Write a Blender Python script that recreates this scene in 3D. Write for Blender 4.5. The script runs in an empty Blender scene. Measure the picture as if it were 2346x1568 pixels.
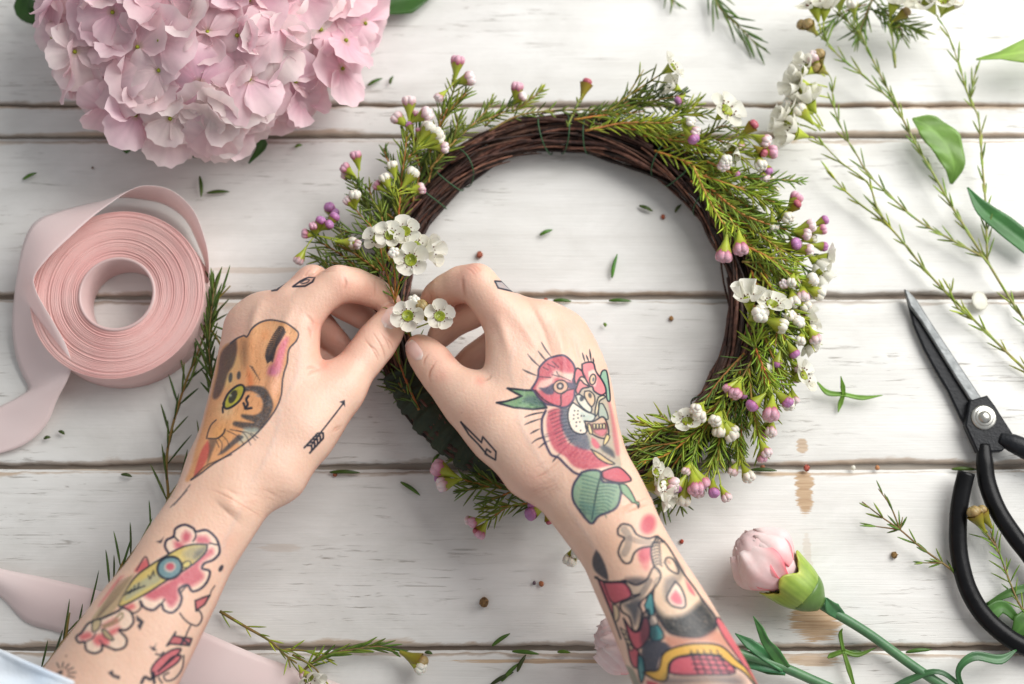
import bpy, math, random
import numpy as np
from mathutils import Vector, Matrix
from mathutils.bvhtree import BVHTree
random.seed(7); rng = np.random.default_rng(7)
scene = bpy.context.scene
col = scene.collection

# ------------------------------------------------------------------ camera
CAM_D, TILT, LENS = 0.83, math.radians(14.0), 50.0
FPX = 2346 * LENS / 36.0
CC = np.array([0, -CAM_D * math.sin(TILT), CAM_D * math.cos(TILT)])
CF = np.array([0, math.sin(TILT), -math.cos(TILT)])
CU = np.array([0, math.cos(TILT), math.sin(TILT)])
CR = np.array([1.0, 0, 0])
cd = bpy.data.cameras.new('camera'); cam = bpy.data.objects.new('camera', cd); col.objects.link(cam)
cam.location = CC; cam.rotation_euler = (TILT, 0, 0)
cd.lens = LENS; cd.sensor_width = 36; cd.clip_start = 0.01; cd.clip_end = 50
cd.dof.use_dof = True; cd.dof.focus_distance = 0.775; cd.dof.aperture_fstop = 3.8
scene.camera = cam
scene.render.engine = 'CYCLES'

# ------------------------------------------------------------------ light
w = bpy.data.worlds.new('World'); scene.world = w; w.use_nodes = True
bg = w.node_tree.nodes['Background']; bg.inputs[0].default_value = (0.93, 0.96, 1.0, 1); bg.inputs[1].default_value = 0.38
def area(name, loc, target, size, power, colr, sy=None):
    l = bpy.data.lights.new(name, 'AREA'); l.energy = power; l.color = colr; l.size = size
    if sy: l.shape = 'RECTANGLE'; l.size_y = sy
    o = bpy.data.objects.new(name, l); col.objects.link(o); o.location = loc
    o.rotation_euler = (Vector(target) - Vector(loc)).to_track_quat('-Z', 'Y').to_euler()
    return o
area('window_light', (0.80, 0.62, 0.92), (0.05, 0.0, 0), 1.05, 23.0, (1.0, 0.985, 0.96), 1.05)
area('side_window_light', (1.15, 0.15, 0.75), (0.2, 0.0, 0), 0.8, 3.0, (1.0, 0.99, 0.97), 0.8)
scene.view_settings.view_transform = 'Standard'; scene.view_settings.look = 'None'
scene.view_settings.exposure = 0.12; scene.view_settings.gamma = 1.0

# ------------------------------------------------------------------ helpers
def P(u, v, z=0.0):
    d = CF + (u - 1173) / FPX * CR - (v - 784) / FPX * CU
    return CC + d * (z - CC[2]) / d[2]
def px(u, v, z=0.0):          # metres per photo pixel there
    return float((P(u, v, z) - CC) @ CF) / FPX
def project(v):
    r = v - CC; dep = r @ CF
    return np.stack([1173 + FPX * (r @ CR) / dep, 784 - FPX * (r @ CU) / dep], -1)
def nrm(a):
    a = np.asarray(a, float); return a / (np.linalg.norm(a) + 1e-12)
def catmull(pts, n=6):
    pts = [np.asarray(p, float) for p in pts]
    if len(pts) < 3: 
        return [pts[0] + (pts[1] - pts[0]) * i / n for i in range(n + 1)]
    q = [2 * pts[0] - pts[1]] + pts + [2 * pts[-1] - pts[-2]]; out = []
    for i in range(1, len(q) - 2):
        a, b, c, d = q[i-1:i+3]
        for k in range(n):
            t = k / n
            out.append(0.5 * ((2*b) + (c-a)*t + (2*a-5*b+4*c-d)*t*t + (3*b-3*c+d-a)*t**3))
    out.append(pts[-1]); return out
def perp(d):
    a = np.array([0, 0, 1.0]) if abs(d[2]) < 0.9 else np.array([1.0, 0, 0])
    x = nrm(np.cross(a, d)); return x, np.cross(d, x)

class MB:
    def __init__(s): s.v = []; s.f = []; s.m = []; s.c = []
    def add(s, v, f, mi=0, c=(1, 1, 1)):
        n = len(s.v); s.v += [tuple(p) for p in v]; s.f += [tuple(i + n for i in q) for q in f]
        s.m += [mi] * len(f)
        c = np.asarray(c, float)
        s.c += ([tuple(c)] * len(v)) if c.ndim == 1 else [tuple(q) for q in c]
    def tube(s, pts, r, n=6, mi=0, c=(1, 1, 1), cap=True, flat=1.0):
        pts = [np.asarray(p, float) for p in pts]; m = len(pts)
        rr = r if hasattr(r, '__len__') else [r] * m
        d = nrm(pts[1] - pts[0]); x, y = perp(d); v = []
        for i in range(m):
            dn = nrm(pts[min(i+1, m-1)] - pts[max(i-1, 0)])
            x = nrm(x - dn * (x @ dn)); y = np.cross(dn, x)
            for k in range(n):
                a = 2 * math.pi * k / n
                v.append(pts[i] + rr[i] * (math.cos(a) * x + flat * math.sin(a) * y))
        f = [(i*n+k, i*n+(k+1) % n, (i+1)*n+(k+1) % n, (i+1)*n+k) for i in range(m-1) for k in range(n)]
        if cap: f += [tuple(range(n))[::-1], tuple((m-1)*n+k for k in range(n))]
        s.add(v, f, mi, c)
    def ellip(s, c0, r, d=(0, 0, 1), nu=10, nv=6, mi=0, c=(1, 1, 1), noise=0):
        d = nrm(d); x, y = perp(d); v = []; r = np.ones(3) * r
        for j in range(1, nv):
            t = math.pi * j / nv
            for k in range(nu):
                a = 2*math.pi*k/nu; q = 1 + noise * random.uniform(-1, 1)
                v.append(c0 + q*(r[0]*math.sin(t)*math.cos(a)*x + r[1]*math.sin(t)*math.sin(a)*y - r[2]*math.cos(t)*d))
        b = len(v); v += [c0 - r[2]*d, c0 + r[2]*d]
        f = [(j*nu+k, j*nu+(k+1) % nu, (j+1)*nu+(k+1) % nu, (j+1)*nu+k) for j in range(nv-2) for k in range(nu)]
        f += [(b, (k+1) % nu, k) for k in range(nu)] + [(b+1, (nv-2)*nu+k, (nv-2)*nu+(k+1) % nu) for k in range(nu)]
        s.add(v, f, mi, c)
    def grid(s, G, mi=0, c=(1, 1, 1), thick=0):
        G = np.asarray(G, float); a, b = G.shape[:2]
        f = [(i*b+j, i*b+j+1, (i+1)*b+j+1, (i+1)*b+j) for i in range(a-1) for j in range(b-1)]
        V = G.reshape(-1, 3); C = np.asarray(c, float)
        if C.ndim == 3: C = C.reshape(-1, 3)
        if not thick: s.add(V, f, mi, C); return
        du = np.gradient(G, axis=0); dv = np.gradient(G, axis=1); N = np.cross(du, dv)
        N /= (np.linalg.norm(N, axis=2, keepdims=True) + 1e-12)
        V2 = (G - N * thick).reshape(-1, 3); n = a*b
        f2 = [tuple(i + n for i in q[::-1]) for q in f]
        e = [j for j in range(b)] + [i*b+b-1 for i in range(1, a)] + [(a-1)*b+j for j in range(b-2, -1, -1)] + [i*b for i in range(a-2, 0, -1)]
        f3 = [(e[(k+1) % len(e)], e[k], e[k]+n, e[(k+1) % len(e)]+n) for k in range(len(e))]
        s.add(np.vstack([V, V2]), f + f2 + f3, mi, C if C.ndim == 1 else np.vstack([C, C]))
    def build(s, name, mats, parent=None, origin=None, smooth=True):
        if origin is None: origin = ORG[parent.name] if parent is not None else np.mean(np.array(s.v), 0)
        origin = np.asarray(origin, float)
        me = bpy.data.meshes.new(name); V = np.array(s.v) - origin
        me.from_pydata(V.tolist(), [], s.f); 
        for m in (mats if isinstance(mats, (list, tuple)) else [mats]): me.materials.append(m)
        me.polygons.foreach_set('material_index', s.m)
        me.polygons.foreach_set('use_smooth', [smooth] * len(s.f))
        ca = me.color_attributes.new('Col', 'FLOAT_COLOR', 'POINT')
        cc = np.ones((len(V), 4), np.float32); cc[:, :3] = np.array(s.c); ca.data.foreach_set('color', cc.ravel())
        me.update()
        o = bpy.data.objects.new(name, me); col.objects.link(o)
        ORG[o.name] = origin
        if parent is not None: o.parent = parent; o.location = origin - ORG[parent.name]
        else: o.location = origin
        return o
ORG = {}
def tag(o, label=None, cat=None, group=None, kind=None):
    for k, v in (('label', label), ('category', cat), ('group', group), ('kind', kind)):
        if v: o[k] = v
    return o
def empty(name, loc, label, cat, group=None, kind=None):
    o = bpy.data.objects.new(name, None); col.objects.link(o); o.location = loc; o.empty_display_size = .01
    ORG[o.name] = np.asarray(loc, float)
    return tag(o, label, cat, group, kind)
def inst(name, me, parent, loc, d, scale=1.0, spin=0.0, up=None):
    o = bpy.data.objects.new(name, me); col.objects.link(o); o.parent = parent
    q = Vector(nrm(d)).to_track_quat('Z', 'Y').to_matrix().to_4x4()
    rel = np.asarray(loc) - (ORG[parent.name] if parent is not None else 0)
    o.matrix_basis = Matrix.Translation(rel) @ q @ Matrix.Rotation(spin, 4, 'Z') @ Matrix.Diagonal((scale, scale, scale, 1))
    return o

# ------------------------------------------------------------------ materials
def mat(name, c1, c2=None, rough=0.5, nscale=60, bump=0.0, bscale=200, attr=False, trans=0.0, sss=0.0, metal=0.0,
        spec=0.5, stretch=None, sheen=0.0, ramp=(0.35, 0.65), ssr=(1, .4, .25), sscale=.003):
    m = bpy.data.materials.new(name); m.use_nodes = True; nt = m.node_tree; N = nt.nodes; L = nt.links
    b = N['Principled BSDF']; b.inputs['Roughness'].default_value = rough; b.inputs['Metallic'].default_value = metal
    b.inputs['Specular IOR Level'].default_value = spec
    tc = N.new('ShaderNodeTexCoord'); mp = N.new('ShaderNodeMapping'); L.new(tc.outputs['Object'], mp.inputs[0])
    if stretch: mp.inputs['Scale'].default_value = stretch
    no = N.new('ShaderNodeTexNoise'); no.inputs['Scale'].default_value = nscale; no.inputs['Detail'].default_value = 5
    L.new(mp.outputs[0], no.inputs['Vector'])
    rp = N.new('ShaderNodeMapRange'); rp.inputs[1].default_value = ramp[0]; rp.inputs[2].default_value = ramp[1]
    L.new(no.outputs['Fac'], rp.inputs[0])
    mx = N.new('ShaderNodeMix'); mx.data_type = 'RGBA'; L.new(rp.outputs[0], mx.inputs[0])
    mx.inputs[6].default_value = (*c1, 1); mx.inputs[7].default_value = (*(c2 or c1), 1)
    out = mx.outputs[2]
    if attr:
        at = N.new('ShaderNodeAttribute'); at.attribute_name = 'Col'
        m2 = N.new('ShaderNodeMix'); m2.data_type = 'RGBA'; m2.blend_type = 'MULTIPLY'; m2.inputs[0].default_value = 1
        L.new(out, m2.inputs[6]); L.new(at.outputs['Color'], m2.inputs[7]); out = m2.outputs[2]
    L.new(out, b.inputs['Base Color'])
    if bump:
        bn = N.new('ShaderNodeTexNoise'); bn.inputs['Scale'].default_value = bscale; bn.inputs['Detail'].default_value = 4
        L.new(mp.outputs[0], bn.inputs['Vector'])
        bp = N.new('ShaderNodeBump'); bp.inputs['Strength'].default_value = bump; bp.inputs['Distance'].default_value = 0.0006
        L.new(bn.outputs['Fac'], bp.inputs['Height']); L.new(bp.outputs[0], b.inputs['Normal'])
    if sss:
        b.inputs['Subsurface Weight'].default_value = sss; b.inputs['Subsurface Radius'].default_value = ssr
        b.inputs['Subsurface Scale'].default_value = sscale
    if sheen: b.inputs['Sheen Weight'].default_value = sheen
    if trans:
        tr = N.new('ShaderNodeBsdfTranslucent'); L.new(out, tr.inputs[0]); ms = N.new('ShaderNodeMixShader')
        ms.inputs[0].default_value = trans; L.new(b.outputs[0], ms.inputs[1]); L.new(tr.outputs[0], ms.inputs[2])
        L.new(ms.outputs[0], N['Material Output'].inputs[0])
    return m
M = {}
M['leaf'] = mat('leaf_green', (.10, .165, .028), (.24, .31, .05), .45, 90, .2, 400, attr=True, trans=.15)
M['stem'] = mat('stem_bark', (.20, .17, .05), (.27, .14, .06), .6, 150, .4, 600, attr=True)
M['cup'] = mat('bud_cup', (.36, .45, .04), (.48, .54, .07), .4, 200, .1, 800, attr=True, trans=.15)
M['budtop'] = mat('bud_petal', (.9, .9, .9), (.78, .78, .78), .45, 500, .25, 900, attr=True, sss=.25, sscale=.001)
M['petal'] = mat('white_petal', (.88, .87, .80), (.82, .80, .69), .5, 180, .15, 500, attr=True, trans=.42)
M['fcentre'] = mat('flower_centre', (.33, .36, .02), (.17, .22, .01), .35, 600, .3, 900, attr=True)
M['anther'] = mat('anther', (.10, .03, .02), (.18, .07, .03), .6)
M['hyd'] = mat('hydrangea_petal', (1, 1, 1), (.95, .90, .94), .6, 120, .35, 260, attr=True, trans=.42)
M['satin'] = mat('satin_ribbon', (.90, .54, .51), (.94, .63, .59), .38, 40, .08, 900, sheen=.3, trans=.12, spec=.5)
M['satin_pale'] = mat('pale_ribbon', (.97, .81, .79), (.98, .86, .84), .36, 12, .10, 120, sheen=.3, trans=.32)
M['twig'] = mat('dark_twig', (.024, .011, .009), (.070, .035, .026), .6, 260, .6, 500, attr=True, spec=.35)
M['tape'] = mat('floral_tape', (.018, .030, .014), (.030, .045, .020), .7, 90, .6, 220)
M['thread'] = mat('green_thread', (.03, .09, .035), None, .6)
M['steel'] = mat('brushed_steel', (.27, .28, .28), (.17, .18, .18), .52, 160, .4, 500, metal=.75)
M['black'] = mat('black_metal', (.006, .007, .009), (.012, .013, .016), .40, 200, .3, 700, spec=.25)
M['rubber'] = mat('black_grip', (.004, .004, .0045), (.007, .007, .008), .30, 100, .15, 400, spec=.18)
M['nickel'] = mat('nickel_rivet', (.55, .54, .50), (.48, .47, .43), .3, 300, .1, 600, metal=.9)
M['bigleaf'] = mat('broad_leaf', (.20, .36, .06), (.29, .45, .11), .4, 60, .3, 200, attr=True, trans=.3)
M['carn'] = mat('carnation_petal', (.98, .82, .80), (.99, .89, .87), .55, 200, .3, 300, attr=True, trans=.3)
M['calyx'] = mat('calyx_green', (.20, .32, .06), (.29, .41, .09), .4, 100, .15, 400, attr=True)
M['cstem'] = mat('carnation_stem', (.06, .16, .07), (.09, .21, .09), .4, 120, .15, 500, attr=True)
M['debris'] = mat('dry_scrap', (.30, .20, .10), (.16, .10, .05), .8, 400, .5, 500, attr=True)
M['nail'] = mat('fingernail', (.76, .50, .45), (.80, .55, .49), .22, 80, .05, 300, attr=True, sss=.2)
M['cloth'] = mat('shirt_cotton', (.62, .72, .84), (.78, .84, .90), .85, 30, .5, 900, sheen=.2)
# ------------------------------------------------------------------ the table
def paint_material():
    m = bpy.data.materials.new('white_painted_wood'); m.use_nodes = True; nt = m.node_tree; N = nt.nodes; L = nt.links
    b = N['Principled BSDF']
    def node(t, **k):
        n = N.new(t)
        for a, v in k.items(): setattr(n, a, v)
        return n
    def val(n, i, v):
        if isinstance(v, (int, float, tuple)): n.inputs[i].default_value = v
        else: L.new(v, n.inputs[i])
    def math_(op, a, b_=0.0, clamp=False):
        n = node('ShaderNodeMath', operation=op, use_clamp=clamp); val(n, 0, a); val(n, 1, b_); return n.outputs[0]
    def mapr(x, a, b_, c=0.0, d=1.0):
        n = node('ShaderNodeMapRange'); val(n, 0, x); val(n, 1, a); val(n, 2, b_); val(n, 3, c); val(n, 4, d); return n.outputs[0]
    def mix(f, a, b_):
        n = node('ShaderNodeMix', data_type='RGBA'); val(n, 0, f); val(n, 6, a); val(n, 7, b_); return n.outputs[2]
    geo = node('ShaderNodeNewGeometry'); pos = geo.outputs['Position']
    def noise(scale, sx, sy, det=5, rough=.55, dist=0, off=0):
        mp = node('ShaderNodeMapping'); mp.inputs['Scale'].default_value = (sx, sy, 1); mp.inputs['Location'].default_value = (off, off * .7, 0)
        L.new(pos, mp.inputs[0]); n = node('ShaderNodeTexNoise'); n.inputs['Scale'].default_value = scale
        n.inputs['Detail'].default_value = det; n.inputs['Roughness'].default_value = rough; n.inputs['Distortion'].default_value = dist
        L.new(mp.outputs[0], n.inputs['Vector']); return n.outputs['Fac']
    big = noise(9, .5, 1.2, 3); streak = noise(60, .12, 2.2, 6, .6, .3, 3); fine = noise(420, .06, 2.0, 4, .6, 0, 5)
    fleck = noise(230, .13, 1.7, 3, .75, .8, 9); region = noise(11, .7, 1.3, 3, .6, 0, 14); mott = noise(26, .5, 1.0, 6, .65, .5, 20)
    c = mix(mapr(mott, .36, .72), (.775, .765, .735, 1), (.64, .63, .595, 1))
    c = mix(mapr(streak, .50, .78, 0, .34), c, (.52, .50, .46, 1))
    # dark short scratches where the paint has worn thin
    fm = math_('MULTIPLY', mapr(fleck, .585, .69), mapr(region, .47, .60))
    c = mix(math_('MULTIPLY', fm, .72), c, (.20, .165, .13, 1))
    fm2 = math_('MULTIPLY', mapr(fine, .64, .74), .30)
    c = mix(fm2, c, (.30, .26, .22, 1))
    # wear along the plank edges
    at = node('ShaderNodeAttribute', attribute_name='Col')
    sep = node('ShaderNodeSeparateColor'); L.new(at.outputs['Color'], sep.inputs[0])
    en = noise(40, .25, 1.0, 6, .7, .5, 31)
    ew = math_('MULTIPLY', mapr(math_('ADD', sep.outputs[0], math_('MULTIPLY', math_('SUBTRACT', en, .5), 1.9)), .60, .80), .80)
    c = mix(ew, c, mix(mapr(streak, .4, .6), (.46, .33, .22, 1), (.38, .32, .27, 1)))
    c = mix(sep.outputs[1], c, (.30, .25, .21, 1))          # groove grime
    # bare patches where the paint is gone
    for (u, v, wu, hv, st) in ((1843, 1125, 20, 52, 1), (1838, 1022, 13, 16, .8), (1866, 1425, 56, 42, 1), (1850, 1280, 10, 60, .25), (1870, 1515, 60, 12, .8), (1790, 1512, 40, 8, .6),
                               (575, 620, 110, 8, .35), (1810, 315, 22, 10, .6), (1250, 1515, 190, 5, .9), (640, 1255, 50, 10, .25), (1780, 1085, 60, 5, .6), (300, 1072, 200, 7, .6)):
        p = P(u, v, 0); q = P(u + wu, v, 0); r = P(u, v + hv, 0)
        n1 = node('ShaderNodeVectorMath', operation='SUBTRACT'); L.new(pos, n1.inputs[0]); n1.inputs[1].default_value = tuple(p)
        n2 = node('ShaderNodeVectorMath', operation='MULTIPLY'); L.new(n1.outputs[0], n2.inputs[0]); n2.inputs[1].default_value = (1/abs(q[0]-p[0]), 1/abs(r[1]-p[1]), 0)
        sx = node('ShaderNodeSeparateXYZ'); L.new(n2.outputs[0], sx.inputs[0])
        a = math_('POWER', math_('ABSOLUTE', sx.outputs[0]), 2.0); b2 = math_('POWER', math_('ABSOLUTE', sx.outputs[1]), 2.5)
        s = math_('ADD', math_('ADD', a, b2), math_('MULTIPLY', math_('SUBTRACT', fleck, .5), 3.4))
        s = math_('ADD', s, math_('MULTIPLY', math_('SUBTRACT', fine, .5), 2.2))
        c = mix(mapr(s, 1.15, .75, 0, st), c, mix(mapr(fine, .4, .6), (.54, .39, .25, 1), (.41, .27, .16, 1)))
    L.new(c, b.inputs['Base Color'])
    b.inputs['Roughness'].default_value = .55; b.inputs['Specular IOR Level'].default_value = .3
    bp = node('ShaderNodeBump'); bp.inputs['Strength'].default_value = .45; bp.inputs['Distance'].default_value = .0007
    hh = math_('ADD', math_('MULTIPLY', streak, .5), math_('ADD', math_('MULTIPLY', fine, .7), math_('MULTIPLY', fm, -.8)))
    L.new(hh, bp.inputs['Height']); L.new(bp.outputs[0], b.inputs['Normal'])
    return m
M['paint'] = paint_material()
M['grime'] = mat('groove_wood', (.20, .155, .12), (.40, .36, .31), .8, 60, .8, 200, stretch=(.15, 2, 1))
table = empty('table', (0, 0, 0), 'weathered white painted table top of horizontal wooden planks', 'table', kind='structure')
def plank(vtop, vbot, chip=.0007, z=0.0):
    y1, y0 = P(1173, vtop, 0)[1], P(1173, vbot, 0)[1]; mb = MB(); xs = np.arange(-.52, .5201, .0025)
    def edge(seed):
        r = np.random.default_rng(seed); n = len(xs); a = np.convolve(r.normal(size=n + 40), np.ones(14) / 14, 'same')[20:20+n]
        b = np.convolve(r.normal(size=n + 8), np.ones(3) / 3, 'same')[4:4+n]
        return a * chip * 2.0 + b * chip * .35
    e1, e0 = edge(int(vtop) + 5000), edge(int(vbot) + 9000)
    Yt, Yb = y1 + e1, y0 + e0; G = []; C = []
    prof = [(-.0, -.014, 1, .75), (0, -.0035, 1, .35), (.0003, -.0010, .9, 0), (.0011, -.0002, .8, 0), (.003, 0, .5, 0), (.009, 0, .15, 0)]
    lim = (y1 - y0) * .42; prof = [(min(a, lim), b, c, d) for a, b, c, d in prof]
    for (o, dz, wr, gr) in prof: G.append(np.stack([xs, Yt - o, np.full_like(xs, z + dz)], -1)); C.append([(wr, gr, 0)] * len(xs))
    for (o, dz, wr, gr) in prof[::-1]: G.append(np.stack([xs, Yb + o, np.full_like(xs, z + dz)], -1)); C.append([(wr, gr, 0)] * len(xs))
    mb.grid(np.array(G)[::-1], 0, np.array(C, float)[::-1]); return mb.build('plank', M['paint'], table)
joints = [(-130, -128), (240, 243), (309, 321), (674, 690), (1062, 1080), (1481, 1496), (1900, 1912)]
prev = -520
for a, b in joints: plank(prev, a); prev = b
plank(prev, 2300)
for a, b in joints[1:]:          # the tongue of each board, seen down in the groove
    mb = MB(); y1, y0 = P(1173, a - 14, 0)[1], P(1173, b + 14, 0)[1]; xs = np.linspace(-.52, .52, 300); mb.grid(np.array([np.stack([xs, np.full_like(xs, y), np.full_like(xs, -.0042)], -1) for y in (y0, y1)]))
    mb.build('board_tongue', M['grime'], table)
for a, b in joints[2:6]:         # pale painted lip below each groove
    mb = MB(); ya, yb = P(1173, b - 5, 0)[1], P(1173, b + 8, 0)[1]; xs = np.linspace(-.52, .52, 400); wob = np.convolve(rng.normal(size=440), np.ones(10) / 10, 'same')[20:420] * .0005
    mb.grid(np.array([np.stack([xs, yb + 0 * xs, -.0018 + 0 * xs], -1), np.stack([xs, ya + wob, -.0019 + 0 * xs], -1), np.stack([xs, ya + wob + .0002, -.004 + 0 * xs], -1)]), c=(.35, 0, 0))
    mb.build('board_lip', M['paint'], table)

# ------------------------------------------------------------------ waxflower pieces (shared meshes, metres)
def mesh_of(mb, name, mats):
    o = mb.build(name, mats, origin=(0, 0, 0)); me = o.data; bpy.data.objects.remove(o); ORG.pop(name, None); return me
def bud_mesh(name, top, edge, cupc, lobed=False, R=.0024):
    mb = MB(); prof = [(-.0012, .0004), (.0006, .0008), (.0022, .0013), (.0038, .0020), (.0050, .0024)]; n = 10; v = []; cc = []
    for z, r in prof:
        for k in range(n):
            a = 2*math.pi*k/n; q = r * (1 + .08 * math.cos(5 * a)); v.append((q*math.cos(a), q*math.sin(a), z))
            t = max(0, z / .005); cc.append(tuple(np.array(cupc) * (1 - .35 * t ** 3) + np.array((.5, .05, .05)) * .35 * t ** 3))
    f = [(i*n+k, i*n+(k+1) % n, (i+1)*n+(k+1) % n, (i+1)*n+k) for i in range(len(prof)-1) for k in range(n)]
    mb.add(v, f, 0, np.array(cc))
    # closed overlapping petals: a clutch of rounded lobes, or one tight ball
    top, edge = np.array(top), np.array(edge)
    def lobe(c0, r, d, dark):
        n0 = len(mb.v); mb.ellip(c0, r, d, 9, 7, 1); zz = np.array(mb.v[n0:])[:, 2]; t = np.clip((zz - .0044) / (R * 1.1), 0, 1)[:, None] ** .8
        mb.c[n0:] = [tuple(q) for q in (edge * (1 - t) + top * t) * dark]
    for k in range(5):
        a0 = 2*math.pi*k/5 + .2; q = R * (.50 if lobed else .30)
        lobe(np.array((q*math.cos(a0), q*math.sin(a0), .0048 + R*(.30 if lobed else .45))), (R*.58, R*(.66 if lobed else .8), R*.80) if lobed else (R*.72, R*.82, R*.78), (math.cos(a0)*.25, math.sin(a0)*.25, 1), .95 + .05*(k % 2))
    if lobed: lobe(np.array((0, 0, .0048 + R*.62)), R*.55, (0, 0, 1), 1.0)
    return mesh_of(mb, name, [M['cup'], M['budtop']])
BUD = {'pink': bud_mesh('bud', (.80, .48, .58), (.50, .08, .15), (1, 1, .9), True), 'pale': bud_mesh('bud', (.92, .78, .77), (.62, .25, .28), (1, 1, .9), True),
       'white': bud_mesh('bud', (.90, .86, .76), (.80, .74, .55), (1, 1, .9), True), 'purple': bud_mesh('bud', (.55, .24, .50), (.40, .06, .16), (.8, .8, .7)),
       'brown': bud_mesh('bud', (.42, .30, .12), (.30, .18, .06), (.7, .55, .5), R=.0020), 'red': bud_mesh('bud', (.55, .14, .18), (.35, .03, .06), (.8, .55, .5), R=.0018)}
def flower_mesh(seed, openness=1.0):
    r = random.Random(seed); mb = MB(); n = 12
    prof = [(-.0052, .0004), (-.0036, .0010), (-.0014, .0019), (0, .0025)]   # cup behind
    v = [(q*math.cos(2*math.pi*k/n), q*math.sin(2*math.pi*k/n), z) for z, q in prof for k in range(n)]
    mb.add(v, [(i*n+k, i*n+(k+1) % n, (i+1)*n+(k+1) % n, (i+1)*n+k) for i in range(3) for k in range(n)], 0, (1, 1, .85))
    for k in range(5):
        a0 = 2*math.pi*k/5 + r.uniform(-.09, .09); Lp = .0054 * r.uniform(.9, 1.08); Wp = .0034 * r.uniform(.92, 1.1); lift = r.uniform(.25, .6) / openness
        G = []
        for i in range(8):
            t = i / 7; row = []
            for j in range(8):
                s = (j / 7 - .5) * 2; fi = s * 2.25
                rad = .0018 + Lp * t * (.5 + .5 * math.cos(fi)); y = math.sin(fi) * Wp * t ** .8
                z = lift * Lp * t * t * .8 + .0007 * s * s * t + .00025 * math.sin(5 * s + k * 2 + 4 * t) * t + .0001 * k + .0003
                row.append((rad*math.cos(a0) - y*math.sin(a0), rad*math.sin(a0) + y*math.cos(a0), z))
            G.append(row)
        C = np.ones((8, 8, 3)) * np.array((1, 1, 1.0)); C[0] = (.75, .85, .45)
        mb.grid(G, 1, C)
    # shiny green nectar cup with rim, style and ten anthers
    n = 16; prof = [(.00035, .0024), (.0009, .0025), (.0010, .0022), (.0002, .0016), (.0000, .0004)]
    v = [(q*math.cos(2*math.pi*k/n), q*math.sin(2*math.pi*k/n), z) for z, q in prof for k in range(n)]
    mb.add(v, [(i*n+k, i*n+(k+1) % n, (i+1)*n+(k+1) % n, (i+1)*n+k) for i in range(4) for k in range(n)] + [tuple(4*n+k for k in range(n))], 2, (1, 1, 1))
    mb.tube([(0, 0, 0), (.0002, .0001, .0018), (.0006, .0003, .0026)], [.00022, .00015, .0001], 5, 1, (.95, 1, .7))
    for k in range(10):
        a = 2*math.pi*k/10 + r.uniform(-.1, .1); q = .0027 * r.uniform(.95, 1.25)
        mb.ellip(np.array((q*math.cos(a), q*math.sin(a), .0016)), .00036, nu=5, nv=4, mi=3)
    return mesh_of(mb, 'flower', [M['cup'], M['petal'], M['fcentre'], M['anther']])
FLW = [flower_mesh(s) for s in (1, 2, 3)] + [flower_mesh(9, .38), flower_mesh(12, .5)]

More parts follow.
